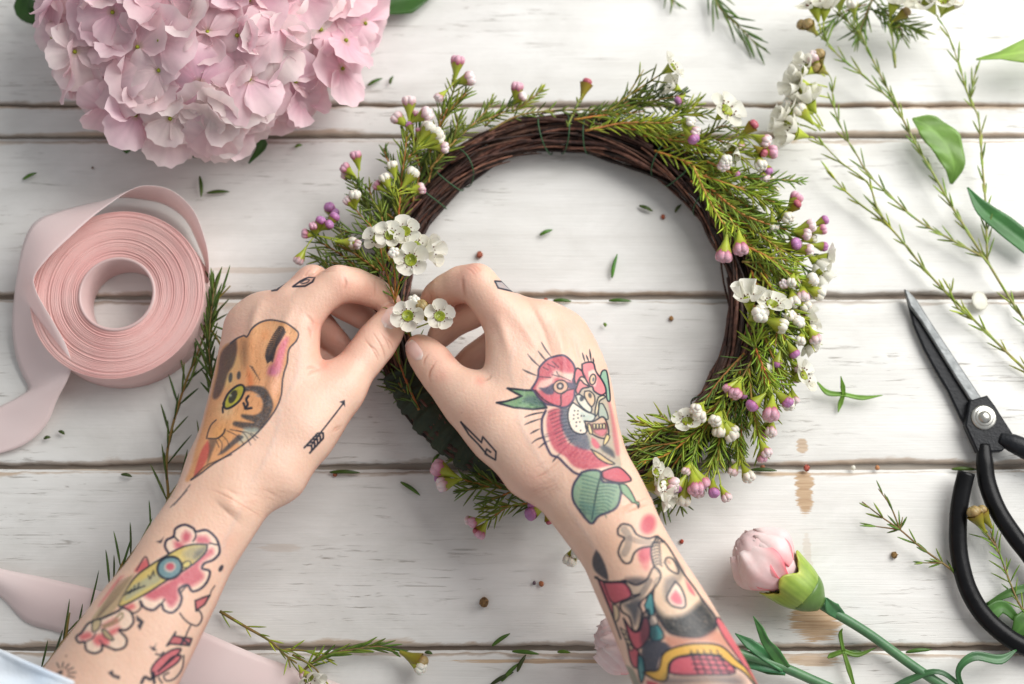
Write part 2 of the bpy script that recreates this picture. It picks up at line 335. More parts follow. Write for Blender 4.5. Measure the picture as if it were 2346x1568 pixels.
def arclen(pts):
    pts = np.array(pts); d = np.linalg.norm(np.diff(pts, axis=0), axis=1); return pts, np.concatenate([[0], np.cumsum(d)])
def at_len(pts, S, s):
    return np.array([np.interp(s, S, pts[:, k]) for k in range(3)])
def needle(mb, p, d, ln, wd, colr, up=(0, 0, 1), curl=.18, mi=1):
    d = nrm(d); q = [p + d * ln * t + np.array(up) * (curl * ln * math.sin(t * 1.6) - curl * ln * t * .3) for t in (0, .3, .65, .9, 1)]
    mb.tube(q, [wd * .45, wd, wd * .9, wd * .5, wd * .1], 4, mi, colr, flat=.55)
BS = 1.28
def sprig(name, pts, parent=None, nl=.010, nw=.00045, sp=.0026, ang=.75, sr=.0007, leafc=(1, 1, 1), stemc=(1, 1, 1), start=.0, tipr=.5,
          label=None, cat=None, group=None, ends=(), side=(), org=None, rnd=.35, floor=.0012):
    """stem through pts (u,v,z) with needles; ends = buds/flowers [(u,v,z,kind,size)] on pedicels from the tip; side = extra branches"""
    mb = MB()
    def branch(pl, r0, r1, st, spc=sp, nlen=nl):
        W = catmull([P(*q) for q in pl], 6); W, S = arclen(W); n = len(W)
        mb.tube(W, list(np.linspace(r0, r1, n)), 6, 0, stemc)
        s = S[-1] * st + .001; k = random.random() * 6
        while s < S[-1]:
            p = at_len(W, S, s); d = nrm(at_len(W, S, min(s + .001, S[-1])) - at_len(W, S, max(s - .001, 0))); x, y = perp(d)
            t = s / S[-1]; aa = ang * (1 - .25 * t) * random.uniform(1 - rnd, 1 + rnd); k += math.pi / 2 + random.uniform(-.3, .3)
            for m in (0, math.pi):
                if random.random() < .08: continue
                r = math.cos(k + m) * x + math.sin(k + m) * y
                L_ = nlen * random.uniform(.65, 1.2) * (1 if t < .8 else 1.0 - .45 * (t - .8) / .2)
                dd = math.cos(aa) * d + math.sin(aa) * r
                if p[2] + dd[2] * L_ < floor: dd[2] = (floor - p[2]) / L_
                cc = np.array(leafc) * random.uniform(.65, 1.35) * np.array((random.uniform(.85, 1.25), 1, random.uniform(.8, 1.1)))
                needle(mb, p + r * r0 * .5, dd, L_, nw * random.uniform(.8, 1.15), cc, up=r * .0 + d * .5)
            s += spc * random.uniform(.7, 1.3)
        return W[-1]
    tip = branch(pts, sr, sr * tipr, start)
    for b in side: branch(b[0], sr * .8, sr * .35, b[1] if len(b) > 1 else 0.0)
    todo = []
    for e in ends:
        u, v, z, kind, sz = e[:5]; sz *= (BS if not kind.startswith('f') else 1)
        src = P(*e[5]) if len(e) > 5 else tip
        q = P(u, v, z); d = nrm(q - src) if np.linalg.norm(q - src) > .001 else np.array((0, 0, 1.0))
        if kind.startswith('f'): base = q - d * .0055 * sz
        else: base = q - d * .004 * sz
        if len(e) > 6: base = q - nrm(e[6]) * .005 * sz
        mid = (src + base) / 2 + np.array((0, 0, .001)); mb.tube(catmull([src, mid, base], 3), [sr * .55] * 6 + [sr * .6], 5, 2, (1, 1, .85))
        todo.append((q, base, d if len(e) < 7 else nrm(e[6]), kind, sz))
    o = mb.build(name, [M['stem'], M['leaf'], M['cup']], parent, origin=(P(*pts[0]) if org is None else org))
    if parent is None: tag(o, label, cat, group)
    for q, base, d, kind, sz in todo:
        if kind.startswith('f'): inst('flower', FLW[int(kind[1])], o, q, d, sz, random.uniform(0, 6))
        else: inst('bud', BUD[kind], o, base, d + np.array([random.uniform(-.35, .35) for _ in range(3)]), sz * random.uniform(.82, 1.1), random.uniform(0, 6))
    return o
# ------------------------------------------------------------------ arms and hands: one smooth implicit skin per arm, meshed by surface nets
GH = 0.00095
def smin(a, b, k):
    h = np.maximum(k - np.abs(a - b), 0) / k; return np.minimum(a, b) - h * h * k * .25
class Vol:
    def __init__(s, lo, hi): s.lo = np.array(lo); s.n = (np.ceil((np.array(hi) - s.lo) / GH)).astype(int); s.ax = [s.lo[k] + GH * np.arange(s.n[k]) for k in range(3)]
    def sl(s, lo, hi):
        a = np.clip(np.floor((lo - s.lo) / GH).astype(int), 0, s.n); b = np.clip(np.ceil((hi - s.lo) / GH).astype(int), 0, s.n)
        return tuple(slice(i, j) for i, j in zip(a, b))
    def xyz(s, sl):
        return (s.ax[0][sl[0]][:, None, None].astype(np.float32), s.ax[1][sl[1]][None, :, None].astype(np.float32), s.ax[2][sl[2]][None, None, :].astype(np.float32))
def cone_d(V, D, a, b, ra, rb, k, pad=.014):
    m = max(ra, rb) + pad; sl = V.sl(np.minimum(a, b) - m, np.maximum(a, b) + m); X, Y, Z = V.xyz(sl)
    ab = (b - a); L2 = float(ab @ ab) + 1e-12
    t = np.clip(((X-a[0])*ab[0] + (Y-a[1])*ab[1] + (Z-a[2])*ab[2]) / L2, 0, 1)
    d = np.sqrt((X-a[0]-t*ab[0])**2 + (Y-a[1]-t*ab[1])**2 + (Z-a[2]-t*ab[2])**2) - (ra + (rb-ra)*t)
    D[sl] = smin(D[sl], d, k)
def sect_d(V, D, s0, s1, k):
    (c0, x0, w0, h0), (c1, x1, w1, h1) = s0, s1; m = max(w0, w1, h0, h1) + .016
    sl = V.sl(np.minimum(c0, c1) - m, np.maximum(c0, c1) + m); X, Y, Z = V.xyz(sl); ab = c1 - c0; L2 = float(ab @ ab)
    px_, py_, pz_ = X-c0[0], Y-c0[1], Z-c0[2]; t = np.clip((px_*ab[0] + py_*ab[1] + pz_*ab[2]) / L2, 0, 1)
    qx, qy, qz = px_-t*ab[0], py_-t*ab[1], pz_-t*ab[2]; an = nrm(ab); x = nrm((x0+x1)/2); x = nrm(x - an*(x@an)); y = np.cross(an, x)
    w = w0+(w1-w0)*t; h = h0+(h1-h0)*t
    dx = qx*x[0]+qy*x[1]+qz*x[2]; dy = qx*y[0]+qy*y[1]+qz*y[2]; da = qx*an[0]+qy*an[1]+qz*an[2]
    k0 = np.sqrt((dx/w)**2 + (dy/h)**2 + (da/h)**2) + 1e-6; k1 = np.sqrt((dx/w**2)**2 + (dy/h**2)**2 + (da/h**2)**2) + 1e-6
    D[sl] = smin(D[sl], k0*(k0-1)/k1, k)
def build_skin(sections, extra, fingers):
    secs = []
    for L, R, th in sections:
        a, b = P(*L), P(*R); secs.append(np.concatenate([(a+b)/2, (b-a)/2, [th/2]]))
    secs = catmull(secs, 3); S = [(q[:3], nrm(q[3:6]), float(np.linalg.norm(q[3:6])) + .0004, float(q[6])) for q in secs]
    pts = [s[0] for s in S]; F = []
    for fn in fingers:
        F.append(([P(*q[:3]) for q in fn[0]], [q[3] * px(*q[:3]) for q in fn[0]], fn[1]))
        pts += F[-1][0]
    A = np.array(pts); V = Vol(A.min(0) - .042, A.max(0) + .042)
    D = np.full(V.n, .05, np.float32)
    for s0, s1 in zip(S[:-1], S[1:]): sect_d(V, D, s0, s1, .003)
    for (a, b, k) in extra:
        cone_d(V, D, P(*a[:3]), P(*b[:3]), a[3]*px(*a[:3]), b[3]*px(*b[:3]), k)
    T = D.copy()
    for J, R, k in F:
        G = np.full(V.n, .05, np.float32)
        Jm = np.array(J); sl = V.sl(Jm.min(0) - .035, Jm.max(0) + .035)
        for i in range(len(J)-1):
            mid = (J[i]+J[i+1])/2; rm = (R[i]+R[i+1])/2 * .955
            cone_d(V, G, J[i], mid, R[i], rm, .004); cone_d(V, G, mid, J[i+1], rm, R[i+1], .004)
        T[sl] = smin(T[sl], smin(D[sl], G[sl], k), .0009)
    return V, T
def surface_nets(V, D):
    ins = D < 0; n = D.shape
    c = [ins[i:n[0]-1+i, j:n[1]-1+j, k:n[2]-1+k] for i in (0, 1) for j in (0, 1) for k in (0, 1)]
    s = sum(x.astype(np.int8) for x in c); cell = np.argwhere((s > 0) & (s < 8)); off = np.array([(i, j, k) for i in (0, 1) for j in (0, 1) for k in (0, 1)])
    val = np.stack([D[cell[:, 0]+o[0], cell[:, 1]+o[1], cell[:, 2]+o[2]] for o in off], 1)
    acc = np.zeros((len(cell), 3)); cnt = np.zeros(len(cell))
    for a in range(8):
        for b in range(a+1, 8):
            if np.abs(off[a]-off[b]).sum() != 1: continue
            va, vb = val[:, a], val[:, b]; m = (va < 0) != (vb < 0); t = np.where(m, va / np.where(m, va-vb, 1), 0)
            acc[m] += (off[a] + (off[b]-off[a]) * t[:, None])[m]; cnt[m] += 1
    verts = V.lo + GH * (cell + acc / cnt[:, None]); idx = np.full(np.array(n)-1, -1, np.int32); idx[cell[:, 0], cell[:, 1], cell[:, 2]] = np.arange(len(cell)); faces = []
    for ax in range(3):
        u, v = [(1, 2), (2, 0), (0, 1)][ax]; sa = [slice(None)]*3; sb = [slice(None)]*3; sa[ax] = slice(0, -1); sb[ax] = slice(1, None)
        A, B = ins[tuple(sa)], ins[tuple(sb)]
        for flip, mask in ((0, A & ~B), (1, ~A & B)):
            e = np.argwhere(mask); e = e[(e[:, u] > 0) & (e[:, v] > 0)]; e = e[(e[:, u] < n[u]-1) & (e[:, v] < n[v]-1)]
            du = np.zeros(3, int); du[u] = 1; dv = np.zeros(3, int); dv[v] = 1
            q = [e-du-dv, e-dv, e, e-du]; Q = np.stack([idx[p[:, 0], p[:, 1], p[:, 2]] for p in q], 1); faces.append(Q[:, ::-1] if flip else Q)
    return verts, np.vstack(faces)
def laplace(v, f, it=2):
    e = np.vstack([f[:, [0, 1]], f[:, [1, 2]], f[:, [2, 3]], f[:, [3, 0]]]); n = len(v)
    for _ in range(it):
        s = np.zeros_like(v); c = np.zeros(n)
        for k in range(3): s[:, k] = np.bincount(e[:, 0], v[e[:, 1], k], n) + np.bincount(e[:, 1], v[e[:, 0], k], n)
        c = np.bincount(e[:, 0], minlength=n) + np.bincount(e[:, 1], minlength=n); v = v*.35 + .65 * s / np.maximum(c, 1)[:, None]
    return v

LEFT = dict(
  sections=[((-190,2010,.092),(80,2140,.112),.060), ((-75,1840,.086),(175,1970,.104),.056), ((40,1680,.082),(270,1810,.098),.052), ((85,1595,.083),(305,1745,.098),.052), ((117,1538,.083),(335,1690,.097),.052), ((176,1460,.082),(376,1598,.095),.050), ((242,1370,.080),(425,1498,.092),.047),
    ((312,1288,.076),(471,1399,.088),.043), ((352,1221,.073),(504,1326,.084),.040), ((391,1163,.070),(542,1266,.080),.038), ((432,1102,.067),(584,1203,.077),.037),
    ((452,1045,.063),(625,1140,.074),.037), ((468,998,.059),(662,1090,.071),.036), ((480,948,.055),(700,1010,.069),.034), ((494,897,.051),(722,930,.067),.032),
    ((503,850,.048),(722,868,.065),.030), ((513,800,.046),(716,800,.064),.028), ((528,752,.045),(714,742,.063),.025), ((556,722,.045),(706,706,.061),.022)],
  extra=[((640,1090,.066,62),(700,985,.061,60),.012), ((700,985,.061,60),(775,900,.056,50),.012), ((690,720,.060,35),(650,900,.060,36),.010), ((560,745,.047,32),(600,800,.052,30),.008)],
  fingers=[
    ([(684,722,.058,41),(728,683,.0605,40),(776,651,.060,40),(815,655,.054,35.5),(852,668,.046,32),(880,684,.040,27),(897,700,.035,22)], .008),
    ([(630,735,.055,40),(672,690,.056,38),(716,648,.053,38),(760,680,.042,32),(792,702,.033,29),(825,722,.028,25),(845,735,.026,23)], .006),
    ([(590,750,.048,36),(640,715,.046,34),(690,715,.040,31),(735,745,.028,29),(760,775,.022,27),(790,803,.020,25)], .006),
    ([(552,790,.042,30),(600,770,.036,28),(655,775,.028,27),(705,805,.020,25),(735,825,.018,24),(770,842,.017,23)], .006),
    ([(695,985,.060,56),(765,903,.055,51),(800,863,.053,45.5),(835,820,.050,43),(862,785,.048,43.5),(882,758,.045,38.5),(899,733,.0415,31),(903,726,.041,29)], .010)])
RIGHT = dict(
  sections=[((1790,2330,.128),(2030,2190,.112),.062), ((1680,2080,.114),(1910,1950,.099),.058), ((1590,1880,.103),(1808,1755,.089),.054), ((1545,1775,.100),(1762,1655,.086),.052), ((1490,1640,.098),(1697,1521,.085),.050), ((1454,1542,.096),(1643,1432,.084),.049), ((1419,1456,.093),(1597,1353,.082),.047), ((1379,1366,.090),(1543,1271,.080),.044),
    ((1352,1300,.087),(1507,1211,.077),.042), ((1310,1243,.083),(1480,1145,.074),.040), ((1268,1188,.080),(1455,1090,.071),.038), ((1230,1140,.076),(1432,1050,.068),.037),
    ((1195,1085,.073),(1418,1010,.064),.036), ((1160,1020,.070),(1408,970,.059),.034), ((1134,950,.067),(1401,928,.055),.032), ((1124,885,.065),(1393,882,.051),.030),
    ((1124,830,.064),(1378,838,.048),.028), ((1122,780,.063),(1346,790,.047),.026), ((1124,742,.062),(1304,752,.046),.023)],
  extra=[((1215,1075,.070,66),(1150,985,.064,66),.012), ((1150,985,.064,66),(1085,925,.058,54),.012), ((1160,730,.062,40),(1180,890,.062,38),.010), ((1240,735,.057,38),(1262,850,.060,32),.008), ((1300,757,.051,30),(1320,850,.054,28),.008)],
  fingers=[
    ([(1166,736,.060,46),(1128,693,.062,45),(1092,650,.061,43),(1055,652,.055,38),(1022,667,.048,34),(1002,679,.042,29),(990,690,.038,25)], .008),
    ([(1225,735,.058,40),(1170,710,.053,37),(1118,700,.047,34),(1075,722,.038,31),(1042,738,.032,29),(1018,758,.029,26),(1003,776,.027,24)], .005),
    ([(1290,770,.049,36),(1220,750,.042,33),(1160,762,.034,31),(1115,800,.027,29),(1083,822,.023,28),(1050,850,.020,25)], .005),
    ([(1330,820,.044,32),(1270,840,.034,29),(1215,858,.025,27),(1190,885,.018,25),(1165,905,.016,24)], .005),
    ([(1140,980,.063,60),(1075,920,.058,56),(1040,890,.055,48),(1010,858,.052,43),(990,830,.049,41.5),(972,810,.046,35),(958,795,.043,27)], .010)])
def arm_mesh(A):
    V, D = build_skin(A['sections'], A['extra'], A['fingers']); v, f = surface_nets(V, D); v = laplace(v, f, 3)
    me = bpy.data.meshes.new('tmp'); me.from_pydata(v.tolist(), [], f.tolist()); o = bpy.data.objects.new('tmp', me); col.objects.link(o)
    md = o.modifiers.new('s', 'SUBSURF'); md.levels = 1; md.render_levels = 1
    dg = bpy.context.evaluated_depsgraph_get(); m2 = bpy.data.meshes.new_from_object(o.evaluated_get(dg)); bpy.data.objects.remove(o)
    n = len(m2.vertices); vv = np.zeros(n*3, np.float32); m2.vertices.foreach_get('co', vv); nn = np.zeros(n*3, np.float32); m2.vertices.foreach_get('normal', nn)
    ff = np.zeros(len(m2.polygons)*4, np.int32); m2.loops.foreach_get('vertex_index', ff)
    bpy.data.meshes.remove(m2); return vv.reshape(-1, 3).astype(float), nn.reshape(-1, 3).astype(float), ff.reshape(-1, 4)

def GM(c): return np.power(np.array(c, float), 1/2.2)      # inks mix in perceptual space
class Paint:
    """ink and skin colour of an arm, drawn as shapes over its upper side; also raises and creases the skin"""
    def __init__(s, v, n):
        s.v, s.n = v, n; s.uv = project(v); vw = CC - v; vw /= np.linalg.norm(vw, axis=1, keepdims=True); s.up = np.einsum('ij,ij->i', vw, n)
        s.ok = s.up > .03; s.c = np.ones((len(v), 3)) * GM(SKIN); pa = (np.clip((-n[:, 2] + .25) / .5, 0, 1) * .75)[:, None]; s.c = s.c * (1 - pa) + GM((.50, .17, .115)) * pa; s.h = np.zeros(len(v))  # downward skin: natural palm redness, darkened to paint in shade inside the hands
    def near(s, pts, m):
        p = np.asarray(pts, float); lo, hi = p.min(0) - m, p.max(0) + m; u = s.uv
        return np.nonzero(s.ok & (u[:, 0] > lo[0]) & (u[:, 0] < hi[0]) & (u[:, 1] > lo[1]) & (u[:, 1] < hi[1]))[0]
    def segd(s, q, p, closed=False):
        p = np.asarray(p, float); d = np.full(len(q), 1e9); tt = np.zeros(len(q)); m = len(p); K = m if closed else m-1
        for i in range(K):
            a, b = p[i], p[(i+1) % m]; ab = b-a; t = np.clip(((q-a) @ ab) / (ab@ab + 1e-9), 0, 1); e = np.linalg.norm(q-a-t[:, None]*ab, axis=1)
            k = e < d; d[k] = e[k]; tt[k] = (i + t[k]) / K
        return d, tt
    def line(s, pts, w=2.2, colr=(.03, .04, .06), al=.85, smooth=True, taper=False, closed=False):
        if smooth and len(pts) > 2: pts = [p for p in catmull((list(pts) + [pts[0]]) if closed else pts, 5)]
        ix = s.near(pts, w + 3)
        if not len(ix): return
        d, t = s.segd(s.uv[ix], pts); ww = w * (.35 + .65 * np.sin(np.pi * np.clip(t, .0, 1))) if taper else w
        a = (np.clip((ww*.70 + .9 - d) / 1.8, 0, 1) * min(1, al*1.08))[:, None]; s.c[ix] = s.c[ix]*(1-a) + GM(colr)*a
    def mask(s, ix, pts, soft):
        q = s.uv[ix]; p = np.asarray(pts); ins = np.zeros(len(q), bool); m = len(p)
        for i in range(m):
            a, b = p[i], p[(i+1) % m]
            if a[1] == b[1]: continue
            cr = ((a[1] > q[:, 1]) != (b[1] > q[:, 1])) & (q[:, 0] < (b[0]-a[0])*(q[:, 1]-a[1])/(b[1]-a[1]) + a[0]); ins ^= cr
        d, _ = s.segd(q, p, True); sd = np.where(ins, -d, d); return np.clip(.5 - sd/soft, 0, 1)
    def fill(s, pts, colr, al=.8, soft=2.5, smooth=True, outline=0, oc=(.03, .04, .06), grain=.13):
        if smooth: pts = catmull(list(pts) + [pts[0]], 5)[:-1]
        ix = s.near(pts, soft + 2)
        if len(ix):
            a = s.mask(ix, pts, soft) * al
            if grain: a = a * (1 - grain * rng.random(len(ix)))
            a = a[:, None]; s.c[ix] = s.c[ix]*(1-a) + GM(colr)*a
        if outline: s.line(list(pts) + [pts[0]], outline, oc, smooth=False)
    def blob(s, u, v, r, colr, al, r2=None, rot=0):
        d = s.uv - np.array((u, v)); c_, s_ = math.cos(rot), math.sin(rot); x = d[:, 0]*c_ + d[:, 1]*s_; y = -d[:, 0]*s_ + d[:, 1]*c_
        a = np.exp(-((x/r)**2 + (y/(r2 or r))**2)) * al * s.ok; s.c = s.c*(1-a[:, None]) + GM(colr)*a[:, None]
    def crease(s, pts, w, depth, tint=.25):
        pts = catmull(pts, 5) if len(pts) > 2 else pts; ix = s.near(pts, w*3)
        if len(ix):
            d, t = s.segd(s.uv[ix], pts); g = np.exp(-(d/w)**2) * np.sin(np.pi*np.clip(t, .02, .98))**.5; s.h[ix] -= depth*g
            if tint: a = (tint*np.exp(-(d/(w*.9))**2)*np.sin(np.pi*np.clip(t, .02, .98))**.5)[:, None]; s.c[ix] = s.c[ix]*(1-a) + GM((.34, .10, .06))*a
    def bump(s, pts, w, h):
        pts = catmull(pts, 5) if len(pts) > 2 else pts; ix = s.near(pts, w*3)
        if len(ix): d, t = s.segd(s.uv[ix], pts); s.h[ix] += h*np.exp(-(d/w)**2)*np.sin(np.pi*np.clip(t, .02, .98))**.7
SKIN = np.array((.80, .545, .42))
INK = (.010, .014, .028); REDI = (.62, .055, .085); PINKI = (.70, .20, .24)
def tA(x, y): return (x*.3125+513.2, y*.3125+586.5)
def t1(x, y): return (x*.27354+366.6, y*.27354+678.1)
def tF(x, y): return (x*.39062, y*.39062+955.8)
def tG(x, y): return (x*.39062+824.8, y*.39062+955.8)
def tD(x, y): return (x*.19531+1099.7, y*.19531+769.8)
def T(f, s):
    q = [float(a) for a in s.replace(',', ' ').split()]; return [f(q[i], q[i+1]) for i in range(0, len(q), 2)]
def oval(f, x, y, rx, ry, rot=0, n=14):
    c, s = math.cos(rot), math.sin(rot); return [f(x+rx*math.cos(a)*c-ry*math.sin(a)*s, y+rx*math.cos(a)*s+ry*math.sin(a)*c) for a in [2*math.pi*k/n for k in range(n)]]
PALEI = (.84, .66, .53); TAN = (.66, .47, .30); DK_ = (.03, .04, .06); ORG_ = (.66, .27, .085); YEL = (.62, .50, .17); GRN_ = (.07, .24, .10); TEAL = (.03, .22, .25); GRY = (.045, .07, .12)
def blush(p, spots):
    for u, v, r, a in spots: p.blob(u, v, r, (.66, .25, .19), a)
def mottle(p, seed):
    g = np.random.default_rng(seed); uv = p.uv
    for k in range(90):
        i = g.integers(len(uv)); u, v = uv[i]; r = g.uniform(14, 45); a = g.uniform(.06, .19); c = ((.70, .33, .25), (.88, .66, .52), (.74, .46, .30))[g.integers(3)]; ix = p.near([(u, v)], r*2); d = np.linalg.norm(uv[ix]-(u, v), axis=1); w = (np.exp(-(d/r)**2)*a)[:, None]; p.c[ix] = p.c[ix]*(1-w)+GM(c)*w
    for k in range(26):
        i = g.integers(len(uv)); u, v = uv[i]; ix = p.near([(u, v)], 5); d = np.linalg.norm(uv[ix]-(u, v), axis=1); w = (np.exp(-(d/1.5)**2)*g.uniform(.2, .5))[:, None]; p.c[ix] = p.c[ix]*(1-w)+GM((.40, .20, .13))*w
def hatch(p, f, poly, n, dirv, ln, colr, al, w=1.2):
    q = np.array(T(f, poly)); lo, hi = q.min(0), q.max(0); d = nrm(dirv); k = 0
    while k < n:
        c = lo + rng.random(2)*(hi-lo); ins = False
        for i in range(len(q)):
            a, b = q[i], q[(i+1) % len(q)]
            if (a[1] > c[1]) != (b[1] > c[1]) and c[0] < (b[0]-a[0])*(c[1]-a[1])/(b[1]-a[1]) + a[0]: ins = not ins
        k += 1
        if ins: dd = d + rng.normal(size=2)*.12; p.line([c-dd*ln/2, c+np.array((dd[1], -dd[0]))*ln*.08, c+dd*ln/2], w, colr, al*rng.uniform(.5, 1), smooth=False, taper=True)
def veins(p, L):
    for pts in L:
        pts = catmull([np.array(q, float) for q in pts], 5); ix = p.near(pts, 20); d, t = p.segd(p.uv[ix], pts); e = np.sin(np.pi*np.clip(t, .02, .98))**.5
        a = (np.exp(-(d/6)**2)*.15*e)[:, None]; p.c[ix] = p.c[ix]*(1-a) + GM((.42, .40, .42))*a; p.h[ix] += .00013*np.exp(-(d/7)**2)*e
def ink_left(p):
    mottle(p, 1)
    for u, v, r in ((180, 1480, 130), (300, 1380, 130), (420, 1240, 120), (520, 1130, 90)): p.blob(u, v, r, (.74, .46, .31), .22)
    veins(p, [[(640, 800), (620, 880), (640, 960), (610, 1050), (560, 1130)], [(690, 780), (680, 860), (640, 940)], [(450, 1180), (420, 1260), (360, 1330)], [(560, 1150), (520, 1230), (500, 1290)]])
    for s in ('700 90 760 84 820 78', '705 104 765 98 830 92', '712 120 770 112 826 108', '640 92 610 120 590 150'): p.crease(T(tA, s), 1.8, .00018, .22)
    for k in range(26): x, y = 470 + rng.uniform(0, 150), 1110 + rng.uniform(0, 70); p.crease([(x, y), (x+18, y+6), (x+36, y+14)], 1.1, .00010, .10)
    blush(p, [(905,705,24,.45), (900,770,34,.22), (850,668,30,.30), (790,648,26,.28), (705,628,30,.18), (545,760,36,.25), (800,720,60,.30), (760,790,60,.35), (742,835,14,.5), (722,745,16,.35), (640,690,40,.1)])
    # creases, tendons
    for s in ('1030 600 1060 650 1110 690 1140 745', '1090 560 1140 640 1170 700 1180 760', '1140 550 1190 620 1215 690', '1180 590 1225 640 1240 680', '1060 640 1090 690 1120 740 1130 770'): p.crease(T(tA, s), 2.0, .00028, .30)
    p.crease(T(tA, '880 160 895 200 880 250'), 3, .0005, .25); p.crease(T(tA, '1105 170 1110 240 1100 300'), 2.5, .0003, .2)
    for s in ('610 520 635 560 640 600', '600 430 650 480 660 510', '690 830 640 815 600 830', '700 835 650 845 610 870'): p.crease(T(tA, s), 3, .0004, .2)
    p.crease(T(tA, '740 85 700 110 660 140 600 150'), 4, .0012, .2)
    for s in ('300 320 240 420 200 600 150 900', '520 340 430 560 360 900 300 1150'): p.bump(T(tA, s), 12, .0011)
    p.bump(T(tF, '1250 100 1100 260 1000 480'), 22, .0012); p.bump(T(tF, '1400 480 1330 560'), 30, .0022)
    for i in range(9): p.crease([(470+i*9, 1120+i*3), (500+i*9, 1128+i*5), (530+i*9, 1146+i*5)], 1.4, .00013, .10)
    for s in ('1520 1090 1470 1110 1440 1140', '1510 1110 1460 1140'): p.crease(T(t1, s), 2, .0003, .25)
    # big cat head
    out = '590 400 640 360 700 335 735 345 780 280 850 220 940 203 1050 230 1130 280 1160 320 1140 380 1080 450 1065 560 1040 640 1025 720 1015 830 980 930 900 1050 800 1160 680 1260 560 1340 430 1420 340 1490 260 1545'
    o = T(t1, out); L_ = T(t1, '220 1560 280 1400 360 1080 430 800 500 480 560 400')
    p.fill(o[:-1] + L_, ORG_, .72, 6, grain=.15)
    p.fill(T(t1, '760 320 850 240 950 230 1100 280 1130 330 1060 440 1040 620 1000 800 940 700 880 560 840 420'), (.82, .50, .28), .55, 22)
    for (x, y, r, c, a) in ((600, 540, 22, (.72, .52, .22), .6), (560, 700, 20, (.78, .60, .24), .6), (820, 420, 26, (.80, .40, .20), .4), (960, 760, 24, (.74, .40, .30), .4), (620, 1010, 30, (.74, .36, .14), .6), (500, 1150, 22, (.70, .34, .10), .5), (880, 330, 14, (.80, .34, .14), .7), (560, 960, 20, (.78, .62, .40), .5)): p.blob(*t1(x, y), r, c, a)
    p.fill(T(t1, '640 360 645 460 615 580 570 650 530 780 480 860 440 840 480 650 510 480 580 400'), (.045, .032, .04), .82, 6, grain=.2)
    p.fill(T(t1, '690 380 720 400 745 520 730 620 690 560 675 450'), (.30, .15, .08), .6, 16); p.fill(T(t1, '740 600 775 680 780 760 740 770 730 690'), (.62, .17, .06), .7, 10)
    A_ = catmull([np.array(q) for q in ((1000,262), (950,330), (905,420), (885,500), (900,560))], 5); B_ = catmull([np.array(q) for q in ((1050,310), (1010,385), (975,440), (960,500), (945,555))], 5)
    for a, b in zip(A_, B_): p.line([t1(*a), t1((a[0]+b[0])/2+8, (a[1]+b[1])/2-14), t1(*b)], 2.6, INK, .75)
    p.fill(T(t1, '1058 345 1078 360 1058 440 1035 530 1015 620 965 672 905 655 915 600 955 565 985 470 1015 395'), (.60, .12, .24), .78, 10, grain=.15); p.blob(*t1(960, 640), 14, (.42, .16, .26), .5)
    for k in range(8): p.line([t1(755+k*11, 590+k*16), t1(778+k*8, 600+k*15)], 1.8, INK, .6)
    for x, y, h in ((590, 685, 42), (660, 667, 34)): p.fill(oval(t1, x, y, 17, h, .12), DK_, .85, 4)
    p.fill(T(t1, '700 765 780 752 870 768 925 840 948 930 900 1045 825 1130 760 1142 690 1112 615 1085 622 1052 700 1058 785 1062 690 1022 690 992 790 1000 850 962 862 890 825 830 760 798 700 802'), (.018, .028, .045), .86, 5, grain=.30)
    p.fill(T(t1, '700 1110 800 1105 840 1132 780 1180 700 1232 650 1240 685 1150'), (.50, .58, .50), .7, 8); p.fill(T(t1, '660 1160 610 1205 520 1295 485 1335 545 1312 640 1235 700 1185'), DK_, .8, 4, grain=.2)
    p.fill(T(t1, '530 905 570 820 640 758 690 750 706 790 672 870 610 925 552 945'), (.42, .42, .04), .92, 2.5, outline=3.6, oc=INK); p.fill(oval(t1, 610, 845, 30, 60, .45), (.03, .03, .03), .95, 3); p.blob(*t1(590, 835), 3, (.7, .7, .5), .8)
    p.line(T(t1, '540 900 525 940 527 978'), 3, INK, .9); p.line(T(t1, '740 840 722 870 735 910 715 945 765 940'), 4, INK, .85); p.line(T(t1, '700 900 715 945'), 4, INK, .85)
    p.line(o, 2.6, (.045, .045, .06), .85); p.line(T(t1, '410 1200 480 1195 530 1155 545 1118'), 2.6, INK, .8); p.line(T(t1, '470 1040 430 1080 405 1140 395 1200'), 2.2, INK, .7)
    for s in ('490 1195 520 1240 510 1310', '520 1170 560 1210 580 1260', '560 1130 640 1170 700 1240', '590 1120 700 1150 760 1250', '640 1130 740 1150 800 1210', '470 1210 495 1270', '760 1150 820 1190'): p.line(T(t1, s), 1.5, INK, .65)
    p.fill(T(t1, '405 1215 425 1280 395 1370 340 1465 285 1515 320 1390 360 1290'), (.55, .09, .08), .85, 4); p.fill(T(t1, '415 1205 475 1215 440 1310 395 1410 412 1300'), (.10, .07, .06), .75, 5)
    p.line(T(t1, '265 1540 380 1430 470 1385 600 1330'), 2, INK, .6); p.line(T(tF, '1115 400 1060 470 1000 530'), 1.6, INK, .6); p.line(T(tF, '1100 430 1020 520'), 1.4, INK, .5)
    hatch(p, t1, out + ' 300 1400 400 1080 500 650', 420, (-.35, .9), 13, (.22, .09, .03), .30); hatch(p, t1, '700 765 870 768 948 930 825 1130 690 1112 780 1062 862 890 760 798', 120, (.9, .3), 8, (.25, .28, .32), .4)
    hatch(p, t1, '760 320 950 230 1130 330 1040 620 960 760 880 560', 120, (-.2, .95), 12, (.50, .20, .10), .3)
    # arrow
    p.line(T(t1, '1540 895 1460 1000 1350 1140 1275 1240'), 2.4, INK, .9, smooth=False); p.fill(T(t1, '1548 872 1500 888 1525 900 1550 930'), INK, .9, 2, smooth=False)
